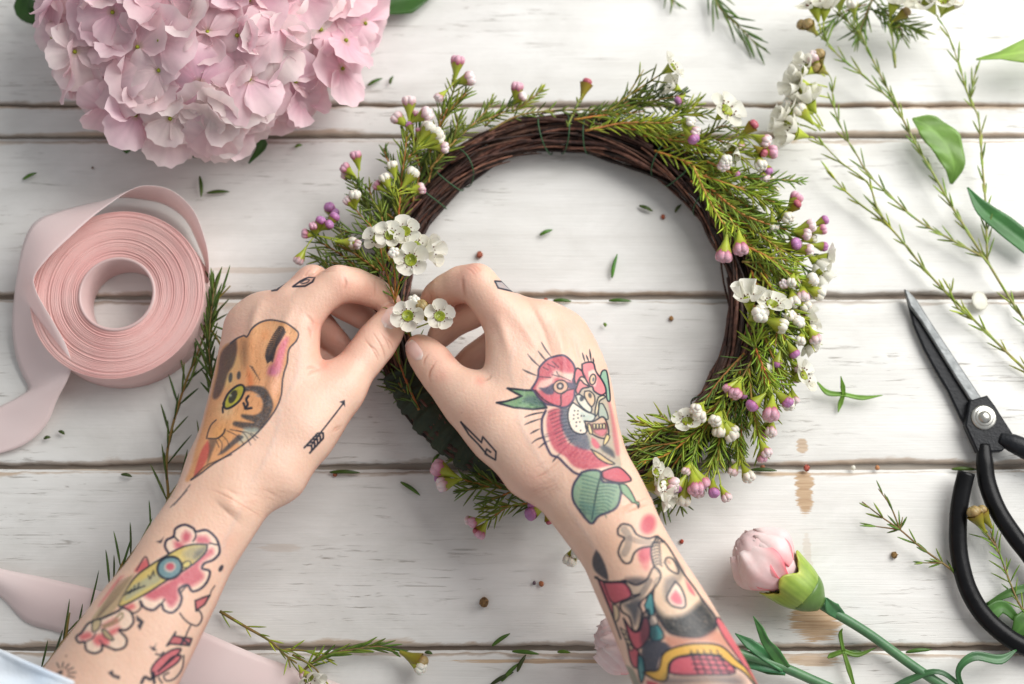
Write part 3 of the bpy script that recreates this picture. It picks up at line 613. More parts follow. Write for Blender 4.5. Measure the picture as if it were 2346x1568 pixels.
    for k in range(5): x, y = 1365-k*24, 1150+k*26; p.line([t1(x, y), t1(x-42, y+2), t1(x-60, y+18)], 3.2, INK, .85); p.line([t1(x, y), t1(x+2, y+40), t1(x-14, y+62)], 3.2, INK, .85)
    # knuckle signs
    p.line(T(tA, '620 155 665 155 650 190 595 222 505 226 560 186 620 155'), 3, INK, .85, smooth=False); p.line(T(tA, '560 200 590 180 625 175 610 195 570 205'), 2, INK, .7)
    p.line(T(tA, '472 170 440 178 400 214 352 256 388 250 432 208 472 170'), 3, INK, .85, smooth=False)
    # blossom and flying eye on the forearm
    c1 = T(tF, '990 800 968 760 978 722 1018 700 1030 655 1082 632 1132 652 1150 672 1210 664 1262 704 1284 752 1285 800 1250 838 1200 858 1186 888 1230 905 1218 960 1180 1005 1128 1022 1098 985 1050 1012 1066 1060 1050 1112 1008 1148 962 1132 946 1098 900 1132 848 1118 822 1080 760 1100 700 1120 760 980 880 860')
    p.fill(c1, PALEI, .75, 4)
    for s in ('1090 668 1120 690 1110 730 1075 735 1068 695', '1150 700 1210 700 1230 740 1160 740', '1020 730 1060 735 1080 765 1030 770', '1190 800 1240 770 1250 800 1200 840 1170 880 1195 940 1120 995 1050 985 1045 1070 1000 1115 955 1060 900 1075 850 1040 980 970 1110 880'): p.fill(T(tF, s), (.50, .075, .115), .85, 12, grain=.12)
    p.line(c1[:-4], 4.2, (.04, .035, .06), .92); p.line(T(tF, '1140 660 1148 700 1132 730'), 2.6, INK, .85); p.line(T(tF, '1020 700 1045 725'), 3, INK, .85); p.line(T(tF, '1230 740 1284 752'), 2.6, INK, .8); p.line(T(tF, '946 1098 965 1070'), 2.6, INK, .8); p.line(T(tF, '1060 1030 1098 985'), 2.6, INK, .8)
    p.fill(T(tF, '830 850 860 830 870 880 810 910 790 900'), (.62, .08, .10), .8, 6); p.line(T(tF, '800 900 850 820 872 860 868 890'), 2, INK, .8)
    dg = T(tF, '1216 748 1206 792 1150 850 1060 912 960 970 850 1040 700 1112 742 1012 800 932 880 872 960 822 1050 772 1130 748')
    p.fill(dg, (.58, .45, .12), .88, 3, grain=.1); p.fill(T(tF, '1214 752 1200 800 1120 840 1070 800 1130 756'), (.34, .30, .20), .8, 14); p.fill(T(tF, '1205 760 1195 800 1140 835 1150 790'), (.08, .08, .08), .7, 12)
    p.fill(T(tF, '830 960 910 920 940 960 850 1010 730 1080 770 1000'), (.34, .36, .30), .7, 8); p.line(dg, 2.8, INK, .85, closed=True)
    p.fill(oval(tF, 995, 885, 74, 64, -.4), (.13, .25, .31), .95, 3, outline=4, oc=INK); p.fill(oval(tF, 998, 880, 36, 30, -.4), (.66, .50, .40), .8, 4); p.fill(oval(tF, 998, 878, 24, 21), (.50, .075, .115), .95, 4)
    for s in ('770 1010 760 1035', '790 990 785 1020', '815 975 805 1010', '870 930 880 950 895 910', '900 900 905 930', '740 1030 850 990', '720 1050 820 1000'): p.line(T(tF, s), 2.2, INK, .75)
    p.fill(oval(tF, 1095, 865, 26, 18, -.5), (.60, .50, .16), .9, 3, outline=2, oc=INK)
    p.fill(T(tF, '790 915 742 1015 700 1100 620 1180 560 1215 535 1190 610 1085 700 985'), (.40, .31, .17), .8, 5); p.fill(T(tF, '730 930 700 960 600 1090 580 1100 690 950'), (.6, .08, .10), .6, 5)
    for k in range(5): p.line([tF(770-k*18, 930+k*8), tF(690-k*18, 1050+k*10), tF(600-k*10, 1150+k*10)], 1.5, (.15, .10, .07), .6)
    c2 = T(tF, '690 1140 725 1120 770 1148 782 1205 742 1248 698 1250 742 1300 732 1348 682 1366 640 1352 600 1338 596 1368 552 1386 506 1366 496 1322 462 1322 446 1292 480 1262 520 1210 600 1180')
    p.fill(c2, PALEI, .75, 4); 
    for s in ('610 1240 690 1210 680 1180 600 1220', '560 1280 620 1270 640 1330 570 1340 545 1310', '460 1280 520 1260 540 1290 480 1310', '640 1250 700 1230 690 1260 650 1280'): p.fill(T(tF, s), (.62, .09, .11), .8, 10)
    p.line(c2, 3.6, INK, .9, closed=True); p.line(T(tF, '600 1225 660 1200 710 1150 718 1175 670 1210 610 1235'), 3, (.3, .24, .14), .9); p.fill(T(tF, '595 1245 620 1250 665 1300 655 1310 615 1290'), (.42, .36, .20), .9, 3, outline=2, oc=INK); p.fill(T(tF, '550 1190 590 1190 580 1240 545 1260 540 1220'), (.5, .40, .22), .9, 3, outline=2, oc=INK)
    p.line(T(tF, '500 1320 540 1300 560 1270'), 2, INK, .8); p.line(T(tF, '596 1368 600 1330 585 1310'), 2, INK, .7)
    p.line(T(tF, '822 1080 825 1120 800 1145 775 1150'), 2.6, INK, .85); p.fill(T(tF, '730 1110 780 1095 790 1120 750 1130'), (.62, .09, .11), .75, 8)
    # little marks
    p.fill(T(tF, '798 1160 845 1200 822 1252 805 1225 820 1205 800 1195'), INK, .9, 2.5, smooth=False); p.fill(T(tF, '875 1345 900 1350 918 1328 908 1355 922 1372 895 1370'), INK, .9, 2, smooth=False); p.fill(oval(tF, 1296, 888, 12, 22, .5), INK, .9, 3)
    p.fill(T(tF, '632 1500 660 1484 668 1510 705 1520 700 1540 660 1525'), INK, .9, 2.5, smooth=False); p.fill(oval(tF, 388, 1402, 6, 6), (.2, .1, .08), .8, 2); p.fill(T(tF, '915 730 945 720 960 700 945 740'), INK, .8, 2)
    for a in range(8): t = -1.9 + a*.45; p.line([tF(360+40*math.cos(t), 1505+36*math.sin(t)), tF(360+82*math.cos(t), 1505+66*math.sin(t))], 2.2, INK, .75)
    p.fill(T(tF, '330 1500 365 1485 360 1512'), INK, .8, 3)
    # red lettered scroll running off the inner side
    p.fill(T(tF, '1145 1078 1190 1060 1232 1045 1200 1100 1150 1136'), (.50, .10, .12), .85, 3, smooth=False, outline=3, oc=INK); p.line(T(tF, '1260 990 1240 1020 1232 1045'), 2, INK, .8)
    p.line(T(tF, '1055 1150 1080 1185 1120 1215 1160 1222 1185 1180 1172 1140 1150 1136'), 2.6, INK, .85); p.line(T(tF, '1120 1220 1100 1260 1088 1290'), 2.4, INK, .85)
    p.fill(T(tF, '978 1342 1030 1262 1022 1285 1125 1300 1110 1340 1000 1330'), (.45, .09, .11), .85, 3, smooth=False, outline=3, oc=INK); p.line(T(tF, '1070 1300 1110 1335'), 4, DK_, .8); p.line(T(tF, '1080 1302 1060 1336'), 4, DK_, .8)
    p.fill(T(tF, '1050 1385 1060 1360 1005 1368 930 1420 888 1478 895 1520 930 1515 985 1480 1040 1440 1062 1400 1010 1410 960 1460 930 1490'), (.50, .09, .12), .82, 4, outline=3, oc=INK)
    p.line(T(tF, '1078 1400 1070 1470 1030 1530 980 1548 960 1520 990 1500'), 2.6, INK, .85); p.line(T(tF, '960 1380 940 1395 915 1390'), 3, INK, .8); p.line(T(tF, '830 1560 850 1525 880 1540 900 1520'), 5, INK, .85); p.line(T(tF, '900 1500 905 1560'), 5, INK, .8); p.line(T(tF, '930 1530 950 1560'), 3, INK, .8)
def ink_right(p):
    mottle(p, 2)
    for u, v, r in ((1640, 1500, 130), (1540, 1380, 130), (1450, 1250, 120), (1380, 1150, 90)): p.blob(u, v, r, (.74, .46, .31), .22)
    veins(p, [[(1240, 800), (1200, 880), (1190, 960), (1230, 1040), (1270, 1100)], [(1180, 780), (1170, 850), (1200, 930)], [(1300, 900), (1290, 850), (1310, 800)], [(1290, 1150), (1340, 1220), (1380, 1290)]])
    for s in ('1790 70 1830 90 1860 130', '1770 86 1810 108 1840 146', '1810 64 1850 80 1880 112'): p.crease(T(tA, s), 1.8, .00018, .22)
    for k in range(26): x, y = 1210 + rng.uniform(0, 60), 1090 + rng.uniform(0, 60); p.crease([(x, y), (x+20, y-8), (x+36, y-18)], 1.1, .00010, .10)
    blush(p, [(945,782,26,.45), (1000,812,34,.2), (985,690,24,.45), (1060,640,34,.25), (1085,615,24,.3), (1040,700,40,.35), (1010,860,20,.25), (1100,872,12,.5), (1300,755,40,.15), (1210,1120,50,.18), (1120,700,30,.12), (1360,850,30,.15), (1040,810,16,.4)])
    for s in ('1560 770 1515 830 1500 880 1515 930', '1540 800 1510 850 1510 890', '1500 720 1470 760 1460 800'): p.crease(T(tA, s), 2.2, .00025, .28)
    p.crease(T(tA, '1745 165 1750 230 1765 300'), 4, .0006, .25); p.crease(T(tA, '1500 260 1520 300 1515 340'), 2, .0002, .2)
    p.crease(T(tA, '1960 880 1930 905 1890 915'), 3, .0004, .2)
    for s in ('2130 420 2220 560 2300 700', '1990 420 2050 560 2100 760'): p.bump(T(tA, s), 12, .0010)
    p.bump([(1262, 730), (1285, 790), (1300, 880)], 12, .0010); p.bump([(1455, 1150), (1462, 1168)], 26, .0022); p.crease([(1232, 1095), (1262, 1072), (1285, 1050)], 2.6, .0003, .15); p.crease([(1222, 1075), (1250, 1058)], 2, .0002, .1)
    p.crease([(1210, 690), (1232, 730), (1250, 770), (1268, 830)], 7, .0006, .05); p.crease([(1312, 770), (1322, 810), (1335, 850)], 6, .0006, .05)
    p.fill(T(tA, '1985 185 2040 188 2082 228 2140 266 2010 236'), (.30, .33, .38), .7, 3, smooth=False, outline=2.6, oc=INK)
    # rose
    o = T(tD, '605 620 650 550 680 480 690 390 750 310 830 255 930 235 1000 250 1080 310 1115 390 1105 480 1090 530 1120 600 1110 650 1100 740 1040 820 960 840 880 820 780 800 700 740 640 660')
    p.fill(T(tD, '195 785 400 842 620 862 780 845 700 720 640 640 520 638 320 615 430 680 490 708 400 742 300 770'), GRN_, .80, 3, smooth=False, outline=3.4, oc=INK, grain=.2); p.fill(T(tD, '560 700 700 720 780 840 600 800 500 770'), GRY, .55, 10)
    p.fill(o, (.50, .075, .115), .84, 4, grain=.15); p.fill(T(tD, '830 450 900 400 1000 440 1090 440 1090 520 1020 530 920 490 860 490'), PALEI, .85, 8); p.fill(T(tD, '660 620 700 540 800 500 860 490 850 560 740 620 680 640'), PALEI, .8, 8)
    p.fill(T(tD, '690 610 780 605 860 560 870 640 850 685 770 680'), GRY, .85, 4); p.fill(T(tD, '1020 545 1110 560 1110 620 1060 625 1010 590'), GRY, .85, 4); p.fill(oval(tD, 945, 600, 85, 78), TAN, .85, 4, outline=1.8, oc=INK); p.fill(oval(tD, 940, 590, 36, 36), GRY, .6, 3, outline=2, oc=INK); p.fill(oval(tD, 940, 590, 15, 17), PALEI, .9, 2)
    p.fill(T(tD, '720 700 850 720 930 700 930 800 850 800 760 770'), (.68, .15, .20), .5, 8); p.line(T(tD, '650 640 720 720 800 780 940 825 950 700 1000 650 1100 620'), 2.4, INK, .7)
    for s in ('850 300 920 370', '790 330 880 370', '740 370 800 400', '700 480 830 490', '900 420 930 470 1060 530', '850 455 930 480'): p.line(T(tD, s), 1.8, INK, .55)
    p.line(o, 3.4, (.06, .05, .10), .88, closed=True)
    for s in ('720 75 770 160 840 250', '680 178 720 230 775 292', '560 215 620 290 700 362', '500 395 570 430 670 468', '520 955 620 920 770 892', '520 1045 600 1010 720 970', '590 1150 640 1120 700 1092', '610 1260 680 1210 850 1160 1000 1090', '690 1315 770 1250 900 1200', '850 1480 900 1420 1080 1230', '900 1300 1000 1200', '760 1160 940 1110', '1200 200 1230 300', '1245 225 1275 300', '1285 160 1305 300', '1325 260 1335 320'): p.line(T(tD, s), 2.8, INK, .82, taper=True)
    lp = T(tD, '770 880 728 980 728 1120 760 1240 830 1390 920 1430 1010 1520 1100 1600 1200 1640 1500 1600 1660 1560 1600 1480 1480 1440 1300 1330 1200 1300 1050 1280 960 1100 950 900 880 850 800 850')
    p.fill(lp, PALEI, .6, 3); p.fill(T(tD, '800 880 780 1000 790 1130 840 1280 900 1360 1000 1420 1100 1530 1250 1570 1450 1540 1560 1500 1400 1400 1200 1310 1050 1270 990 1150 960 1000 970 880 880 850'), (.50, .075, .115), .86, 6, grain=.2); p.line(lp[:9], 4, (.05, .045, .09), .9)
    p.fill(T(tD, '940 850 1045 850 1030 960 1080 1090 1180 1150 1260 1160 1300 1320 1200 1330 1080 1270 990 1150 940 1000'), GRY, .85, 6, grain=.25)
    for k in range(10): p.line([tD(800+k*14, 900+k*42), tD(900+k*16, 860+k*40), tD(1010+k*14, 850+k*40)], 1.4, INK, .4)
    for k in range(9): p.line([tD(1050+k*52, 1420+k*8), tD(1140+k*50, 1310+k*12)], 1.3, (.3, .03, .08), .4)
    hatch(p, tD, '700 480 830 300 1000 260 1090 420 980 420 850 470', 70, (.5, .8), 9, (.30, .02, .06), .35); hatch(p, tD, '800 900 900 1360 1250 1570 1500 1500 1200 1320 1000 1150 950 880', 200, (.85, -.35), 11, (.28, .02, .06), .35)
    hatch(p, tD, '560 700 700 720 780 840 600 850 400 830', 50, (.9, .1), 9, (.01, .06, .03), .5)
    # snarling beast beside it
    p.fill(T(tD, '1100 740 1160 640 1280 600 1420 680 1510 760 1560 1000 1600 1250 1660 1540 1500 1500 1300 1330 1250 1100 1180 900'), (.30, .31, .24), .70, 5, grain=.25); p.fill(T(tD, '1500 760 1530 780 1590 1050 1640 1350 1600 1400 1560 1200 1540 1000'), (.52, .13, .16), .7, 6)
    mz = T(tD, '1090 780 1042 860 1035 980 1080 1100 1170 1152 1250 1130 1240 1040 1330 990 1345 930 1250 890 1160 830'); p.fill(mz, (.80, .74, .62), .92, 3, outline=2.4, oc=INK); p.fill(T(tD, '1160 880 1340 930 1310 990 1220 1010 1180 960'), (.32, .42, .38), .6, 10)
    for x, y in ((1110,880),(1150,880),(1100,930),(1145,920),(1100,975),(1150,965),(1190,940),(1130,1015),(1170,1010),(1130,1060),(1180,1110),(1220,940)): p.fill(oval(tD, x, y, 10, 11), INK, .8, 1.5)
    p.fill(T(tD, '1120 700 1170 690 1260 760 1310 850 1290 900 1210 850 1150 780'), (.66, .66, .56), .85, 3, outline=2.4, oc=INK); p.fill(oval(tD, 1195, 735, 25, 35, .4), INK, .85, 3); p.fill(T(tD, '1230 650 1290 650 1340 700 1345 780 1310 830 1260 780 1225 700'), TAN, .9, 3, outline=2.2, oc=INK); p.fill(oval(tD, 1290, 700, 20, 32, -.3), INK, .8, 3)
    p.fill(T(tD, '1390 720 1440 700 1470 720 1400 770 1390 880 1360 940 1350 880 1370 780'), (.72, .60, .38), .9, 2.5, outline=2.4, oc=INK); p.fill(T(tD, '1400 800 1440 800 1490 900 1500 980 1440 960 1400 960 1390 900'), (.34, .42, .36), .8, 4, outline=1.8, oc=INK)
    p.fill(T(tD, '1225 1000 1330 1005 1430 950 1480 1000 1510 1130 1480 1200 1390 1190 1290 1130 1240 1040'), (.62, .42, .30), .9, 3, outline=2.6, oc=INK); p.fill(T(tD, '1290 1030 1400 1040 1480 1020 1495 1120 1440 1180 1340 1140'), (.14, .05, .05), .9, 4); p.fill(T(tD, '1340 1110 1480 1100 1440 1175 1370 1150'), (.66, .22, .25), .9, 4)
    for k in range(4): p.fill(T(tD, f'{1325+k*38} 1035 {1352+k*38} 1035 {1350+k*38} 1085 {1333+k*38} 1088'), (.80, .66, .36), .95, 2, outline=1.4, oc=INK)
    p.fill(T(tD, '1265 1030 1290 1040 1320 1140 1290 1150 1270 1100'), (.78, .62, .30), .95, 2, outline=1.8, oc=INK); p.fill(T(tD, '1490 1150 1520 1180 1500 1240 1450 1290 1460 1210'), (.78, .60, .28), .95, 2, outline=1.8, oc=INK)
    p.fill(T(tD, '1310 1190 1360 1220 1410 1300 1360 1320 1310 1260'), (.62, .10, .15), .85, 4); p.fill(T(tD, '1400 1300 1480 1290 1560 1350 1580 1430 1520 1400 1440 1350'), DK_, .75, 6); p.fill(T(tD, '1300 1330 1400 1380 1500 1450 1580 1500 1500 1500 1380 1430'), (.70, .52, .25), .8, 3, outline=2, oc=INK)
    p.fill(T(tD, '1110 430 1140 380 1195 410 1240 490 1190 480 1160 510 1130 570 1108 520'), (.62, .12, .16), .8, 3, outline=2.8, oc=INK); p.fill(T(tD, '1120 640 1170 520 1220 560 1280 600 1200 620 1150 690'), (.60, .13, .16), .75, 4, outline=2.6, oc=INK)
    p.fill(T(tD, '1200 330 1260 310 1330 320 1360 420 1420 500 1470 590 1478 660 1420 695 1340 650 1320 600 1290 590 1240 510 1205 430'), (.64, .15, .19), .8, 3, outline=2.8, oc=INK); p.fill(T(tD, '1270 420 1340 400 1370 500 1350 590 1300 560 1275 490'), PALEI, .85, 4); p.fill(oval(tD, 1322, 512, 36, 62, .15), TAN, .9, 3, outline=2.2, oc=INK); p.fill(oval(tD, 1330, 512, 12, 26, .15), GRY, .8, 2)
    p.fill(T(tD, '1410 480 1430 420 1465 402 1492 440 1520 640 1525 760 1490 745 1470 600'), (.16, .40, .28), .8, 3, outline=2.4, oc=INK)
    # bolt
    p.line(T(tG, '592 30 712 150 720 116 798 204 794 252 734 216 742 188 766 206'), 2.8, INK, .88, smooth=False); p.line(T(tG, '592 30 640 105 694 160 746 222'), 2.8, INK, .88, smooth=False)
    # big serrated leaf under the rose
    lf_ = T(tG, '1300 325 1252 400 1248 480 1285 545 1355 625 1400 582 1500 535 1530 450 1520 395 1470 385 1420 375 1408 320 1350 312'); p.fill(lf_, (.17, .33, .22), .84, 3, grain=.1); mid_ = T(tG, '1410 350 1385 450 1360 600'); p.line(mid_, 2.2, INK, .8)
    for k in range(11):
        t = k/11; x, y = 1405-45*t, 370+220*t; p.line([tG(x, y), tG(x-60-30*math.sin(t*3), y-20+10*t), tG(x-105+70*t, y-30+40*t)], 1.8, (.06, .13, .12), .7); p.line([tG(x, y), tG(x+60, y-6), tG(x+118-40*t, y+22*t)], 1.8, (.06, .13, .12), .7)
    p.fill(T(tG, '1290 500 1340 570 1355 620 1400 580 1370 520'), (.10, .22, .20), .5, 12); p.line(lf_, 3.8, (.05, .05, .09), .9, closed=True)
    p.fill(T(tG, '1418 320 1470 300 1520 296 1562 328 1590 372 1520 384 1432 362'), (.50, .075, .115), .88, 4, outline=2.6, oc=INK); p.fill(T(tG, '1518 392 1562 400 1600 460 1628 538 1575 482 1535 440'), (.16, .34, .20), .85, 2.5, outline=2, oc=INK)
    # crossed bones, skull
    for x, y, a, b in ((1690, 630, 17, 20), (1672, 800, 15, 18)): p.fill(oval(tG, x, y, a*2.6, b*2.9, .3), (.50, .075, .115), .85, 12)
    p.fill(T(tG, '1660 775 1710 765 1700 860 1680 900 1645 860'), (.66, .16, .18), .6, 12)
    bn = T(tG, '1512 655 1540 628 1590 640 1625 690 1690 712 1745 700 1728 752 1650 768 1608 800 1588 850 1550 855 1516 800 1530 745 1550 710 1515 690'); p.fill(bn, (.72, .54, .40), .85, 3); p.line(T(tG, '1550 660 1575 700 1570 760 1550 800'), 12, (.18, .16, .15), .45); p.line(T(tG, '1580 710 1640 730 1700 735'), 9, (.22, .18, .16), .45); p.line(bn, 3.2, INK, .9, closed=True)
    p.fill(T(tG, '1385 778 1364 830 1368 885 1400 925 1455 955 1442 880 1412 812'), (.04, .045, .06), .92, 4); p.line(T(tG, '1380 940 1430 965 1500 968 1555 960'), 4, INK, .9)
    sk = T(tG, '1745 698 1800 750 1850 830 1900 920 1960 1000 2020 1090 2085 1180 2070 1250 1980 1290 1830 1270 1760 1190 1720 1090 1730 965 1762 930 1722 870 1708 770'); p.fill(sk, (.72, .54, .38), .85, 4)
    p.fill(T(tG, '1722 1100 1790 1170 1900 1160 1990 1090 2010 1080 2090 1190 2075 1260 1980 1295 1830 1275 1755 1200'), (.012, .016, .02), .96, 16, grain=.18); p.fill(T(tG, '1790 950 1840 930 1870 960 1830 1010 1795 1080 1780 1010'), (.12, .11, .11), .7, 14); p.fill(T(tG, '1850 830 1900 900 1880 950 1860 920'), (.15, .13, .12), .6, 12)
    p.fill(T(tG, '1850 965 1822 1010 1800 1062 1832 1108 1900 1118 1908 1070 1882 1000'), PALEI, .9, 3, outline=3.2, oc=INK); p.fill(T(tG, '1850 1015 1822 1060 1850 1095 1890 1095 1880 1050'), (.64, .09, .14), .9, 8); p.line(T(tG, '1786 852 1800 826 1832 832 1866 890 1862 920 1815 895 1786 852'), 2.8, INK, .85); p.fill(oval(tG, 1810, 850, 18, 10, .8), (.35, .2, .15), .6, 3)
    p.line(sk, 3, INK, .88, closed=True)
    for k in range(8): x, y = 1715+k*1.5, 745+k*18; p.line([tG(x, y), tG(x+26, y-10), tG(x+46, y+4)], 2.2, INK, .8)
    for k in range(4): p.line([tG(1722+k*16, 742-k*2), tG(1740+k*15, 700+k*9)], 2.4, INK, .8)
    lb = T(tG, '1555 960 1620 985 1680 955 1725 880 1765 935 1705 1030 1640 1095 1655 1150 1632 1245 1602 1248 1580 1175 1535 1140 1528 1095 1570 1075 1640 1040 1600 1045 1570 1005'); p.fill(T(tG, '1560 945 1640 940 1680 960 1650 1040 1590 1050'), (.06, .06, .07), .8, 12); p.fill(lb, (.70, .52, .38), .75, 3); p.fill(T(tG, '1545 1100 1640 1070 1640 1130 1612 1220 1585 1150'), DK_, .8, 12); p.line(T(tG, '1700 960 1650 1040 1600 1090'), 10, (.12, .11, .11), .5); p.line(lb, 3, INK, .9, closed=True)
    p.fill(T(tG, '1428 972 1550 975 1592 1045 1530 1080 1490 1092 1460 1060'), (.50, .075, .115), .88, 5, outline=2.6, oc=INK); p.fill(T(tG, '1392 955 1425 975 1470 1080 1500 1190 1460 1120 1420 1030'), (.50, .06, .10), .85, 4); p.line(T(tG, '1392 940 1440 1060 1490 1190 1530 1300'), 3, INK, .8)
    p.fill(T(tG, '1480 1100 1510 1110 1520 1170 1495 1200'), (.70, .55, .35), .85, 3, outline=2, oc=INK); p.fill(T(tG, '1668 1105 1702 1030 1722 1075 1722 1165 1690 1160'), TEAL, .85, 4, outline=2.4, oc=INK); p.fill(T(tG, '1698 1232 1742 1214 1785 1292 1712 1312'), TEAL, .9, 3, outline=2.4, oc=INK); p.fill(T(tG, '1690 1165 1730 1165 1745 1212 1700 1225'), PALEI, .85, 3, outline=2, oc=INK)
    p.fill(T(tG, '1545 1180 1600 1255 1640 1250 1665 1175 1695 1200 1695 1290 1632 1362 1590 1320'), (.50, .075, .115), .88, 4, outline=2.8, oc=INK); p.fill(T(tG, '1565 1325 1640 1385 1625 1470 1590 1440'), (.50, .075, .115), .88, 4, outline=2.4, oc=INK); p.line(T(tG, '1650 1170 1690 1130 1700 1180'), 3, INK, .85)
    for k in range(4): p.fill(T(tG, f'{1525+k*14} {1235+k*30} {1560+k*14} {1262+k*30} {1545+k*14} {1280+k*30}'), (.70, .55, .36), .85, 2.5, outline=1.6, oc=INK)
    hatch(p, tG, '1722 1100 1900 1160 2010 1080 2090 1190 1980 1295 1755 1200', 160, (.8, .5), 8, (.35, .27, .22), .4); p.fill(T(tG, '1640 1140 1720 1180 1740 1300 1660 1340 1640 1250'), (.02, .025, .035), .55, 10)
    p.fill(T(tG, '1655 1350 1700 1308 1790 1322 1825 1360 1762 1410 1735 1492 1670 1492 1648 1420'), (.04, .05, .075), .92, 4); p.fill(T(tG, '1630 1390 1660 1420 1670 1500 1650 1560 1630 1480'), TEAL, .8, 3, outline=2.2, oc=INK)
    p.fill(T(tG, '1770 1280 1980 1298 2090 1250 2200 1340 2250 1430 2110 1335 1960 1322 1830 1350'), (.48, .19, .13), .75, 10)
    p.fill(T(tG, '1660 1500 1740 1545 1800 1540 1812 1450 1870 1405 2000 1392 2100 1400 2180 1455 2260 1505 2340 1600 2330 1520 2225 1440 2120 1345 1990 1328 1870 1345 1780 1388 1750 1480 1690 1490'), (.66, .38, .06), .92, 3, outline=3, oc=INK)
    p.fill(T(tG, '1812 1500 1828 1435 1900 1405 2100 1405 2200 1500 2000 1512 1870 1512'), (.50, .075, .115), .9, 4, outline=2.6, oc=INK); p.fill(T(tG, '1800 1520 2000 1520 2200 1510 2260 1560 2200 1590 1900 1580 1780 1570'), (.06, .06, .07), .75, 26); p.fill(T(tG, '1900 1570 2060 1550 2200 1590 2200 1680 1900 1680'), (.66, .45, .33), .7, 14)
    for k in range(5): p.line([tG(1940+k*38, 1368), tG(1962+k*42, 1440), tG(1985+k*46, 1512)], 2.2, INK, .85)
    for k in range(4): p.line([tG(1935+k*8, 1388+k*30), tG(2040, 1392+k*30), tG(2120+k*22, 1398+k*31)], 2.2, INK, .85)
    p.fill(T(tG, '2085 1195 2140 1300 2280 1500 2340 1590 2360 1560 2200 1300 2110 1180'), (.56, .07, .11), .8, 4, outline=2, oc=INK); p.fill(T(tG, '1905 950 1945 1000 1968 1050 1930 1020'), (.62, .10, .14), .85, 4); p.fill(T(tG, '1550 1450 1600 1560 1660 1680 1700 1680 1640 1560 1600 1480'), (.12, .16, .12), .7, 5); p.fill(T(tG, '1680 1545 1740 1560 1790 1600 1740 1640 1690 1600'), (.5, .05, .09), .85, 4)

person = None
def build_person():
    global person
    vs, fs, cs = [], [], []; off = 0; bv = {}
    for nm, A, art in (('L', LEFT, ink_left), ('R', RIGHT, ink_right)):
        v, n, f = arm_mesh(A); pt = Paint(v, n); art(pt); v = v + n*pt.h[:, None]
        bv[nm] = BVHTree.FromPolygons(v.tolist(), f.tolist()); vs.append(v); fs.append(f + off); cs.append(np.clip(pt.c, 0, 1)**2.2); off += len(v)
    v = np.vstack(vs); f = np.vstack(fs); c = np.vstack(cs); org = np.array(P(1173, 1500, .08))
    me = bpy.data.meshes.new('person'); me.from_pydata((v-org).tolist(), [], f.tolist()); me.polygons.foreach_set('use_smooth', np.ones(len(f), bool))
    ca = me.color_attributes.new('Col', 'FLOAT_COLOR', 'POINT'); cc = np.ones((len(v), 4), np.float32); cc[:, :3] = c; ca.data.foreach_set('color', cc.ravel()); me.update()
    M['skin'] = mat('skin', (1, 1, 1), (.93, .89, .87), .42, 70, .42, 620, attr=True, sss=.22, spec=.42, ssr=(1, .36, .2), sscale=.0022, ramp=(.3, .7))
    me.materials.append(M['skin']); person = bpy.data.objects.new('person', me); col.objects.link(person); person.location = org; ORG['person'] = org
    tag(person, 'person with two tattooed bare arms reaching in to tie flowers on the wreath', 'person')
    def nail(bvh, c, ax, hl, hw):
        ax = nrm(np.array([ax[0], ax[1]])); sd = np.array([-ax[1], ax[0]]); G = []
        for i in range(11):
            t = (i/10-.5)*2; row = []
            for j in range(9):
                s = (j/8-.5)*2; wd = hw*(max(1e-3, 1-abs(t)**3.2))**.5*(1 if t > 0 else .96); q = np.array(c) + ax*hl*t + sd*wd*s
                far = P(q[0], q[1], 0); d = nrm(far-CC); hit = bvh.ray_cast(Vector(CC), Vector(d)); row.append(np.array(hit[0]) + np.array(hit[1])*.00045*(1-.75*max(abs(s), abs(t))**4) if hit[0] else P(q[0], q[1], .045))
            G.append(row)
        mb = MB(); g = np.array(G); cl = np.ones((11, 9, 3)); cl[9:] = (1.12, 1.4, 1.45); cl[0:2] = (1.05, 1.2, 1.2); mb.grid(g, 0, cl); mb.build('fingernail', M['nail'], person)
    nail(bv['L'], (898, 729), (.62, -.78), 27, 21); nail(bv['R'], (949, 803), (-.60, -.80), 27, 15)
    # cuff of the shirt, low left
    G = []
    for i in range(14):
        t = i/13; row = []
        for j in range(36):
            a = 2*math.pi*j/36; L_, R_ = P(-24 - 40*t + 3*math.sin(6*a), 1478 + 85*t, .070), P(212 - 70*t, 1578 + 100*t, .102)
            cx = (L_+R_)/2; sx = (R_-L_)/2; ax_ = nrm(np.cross(nrm(sx), nrm(P(340, 1180, .08)-P(117, 1538, .083)))); rp = 1 + .035*math.sin(3*a+5*t) + .03*math.sin(7*a-9*t) + (.05 if i == 0 else 0)
            row.append(cx + rp*(math.cos(a)*sx*1.0 + math.sin(a)*ax_*.034))
        G.append(row)
    mb = MB(); mb.grid(G, thick=.0012); mb.build('sleeve', M['cloth'], person)
    return bv
BV = build_person()
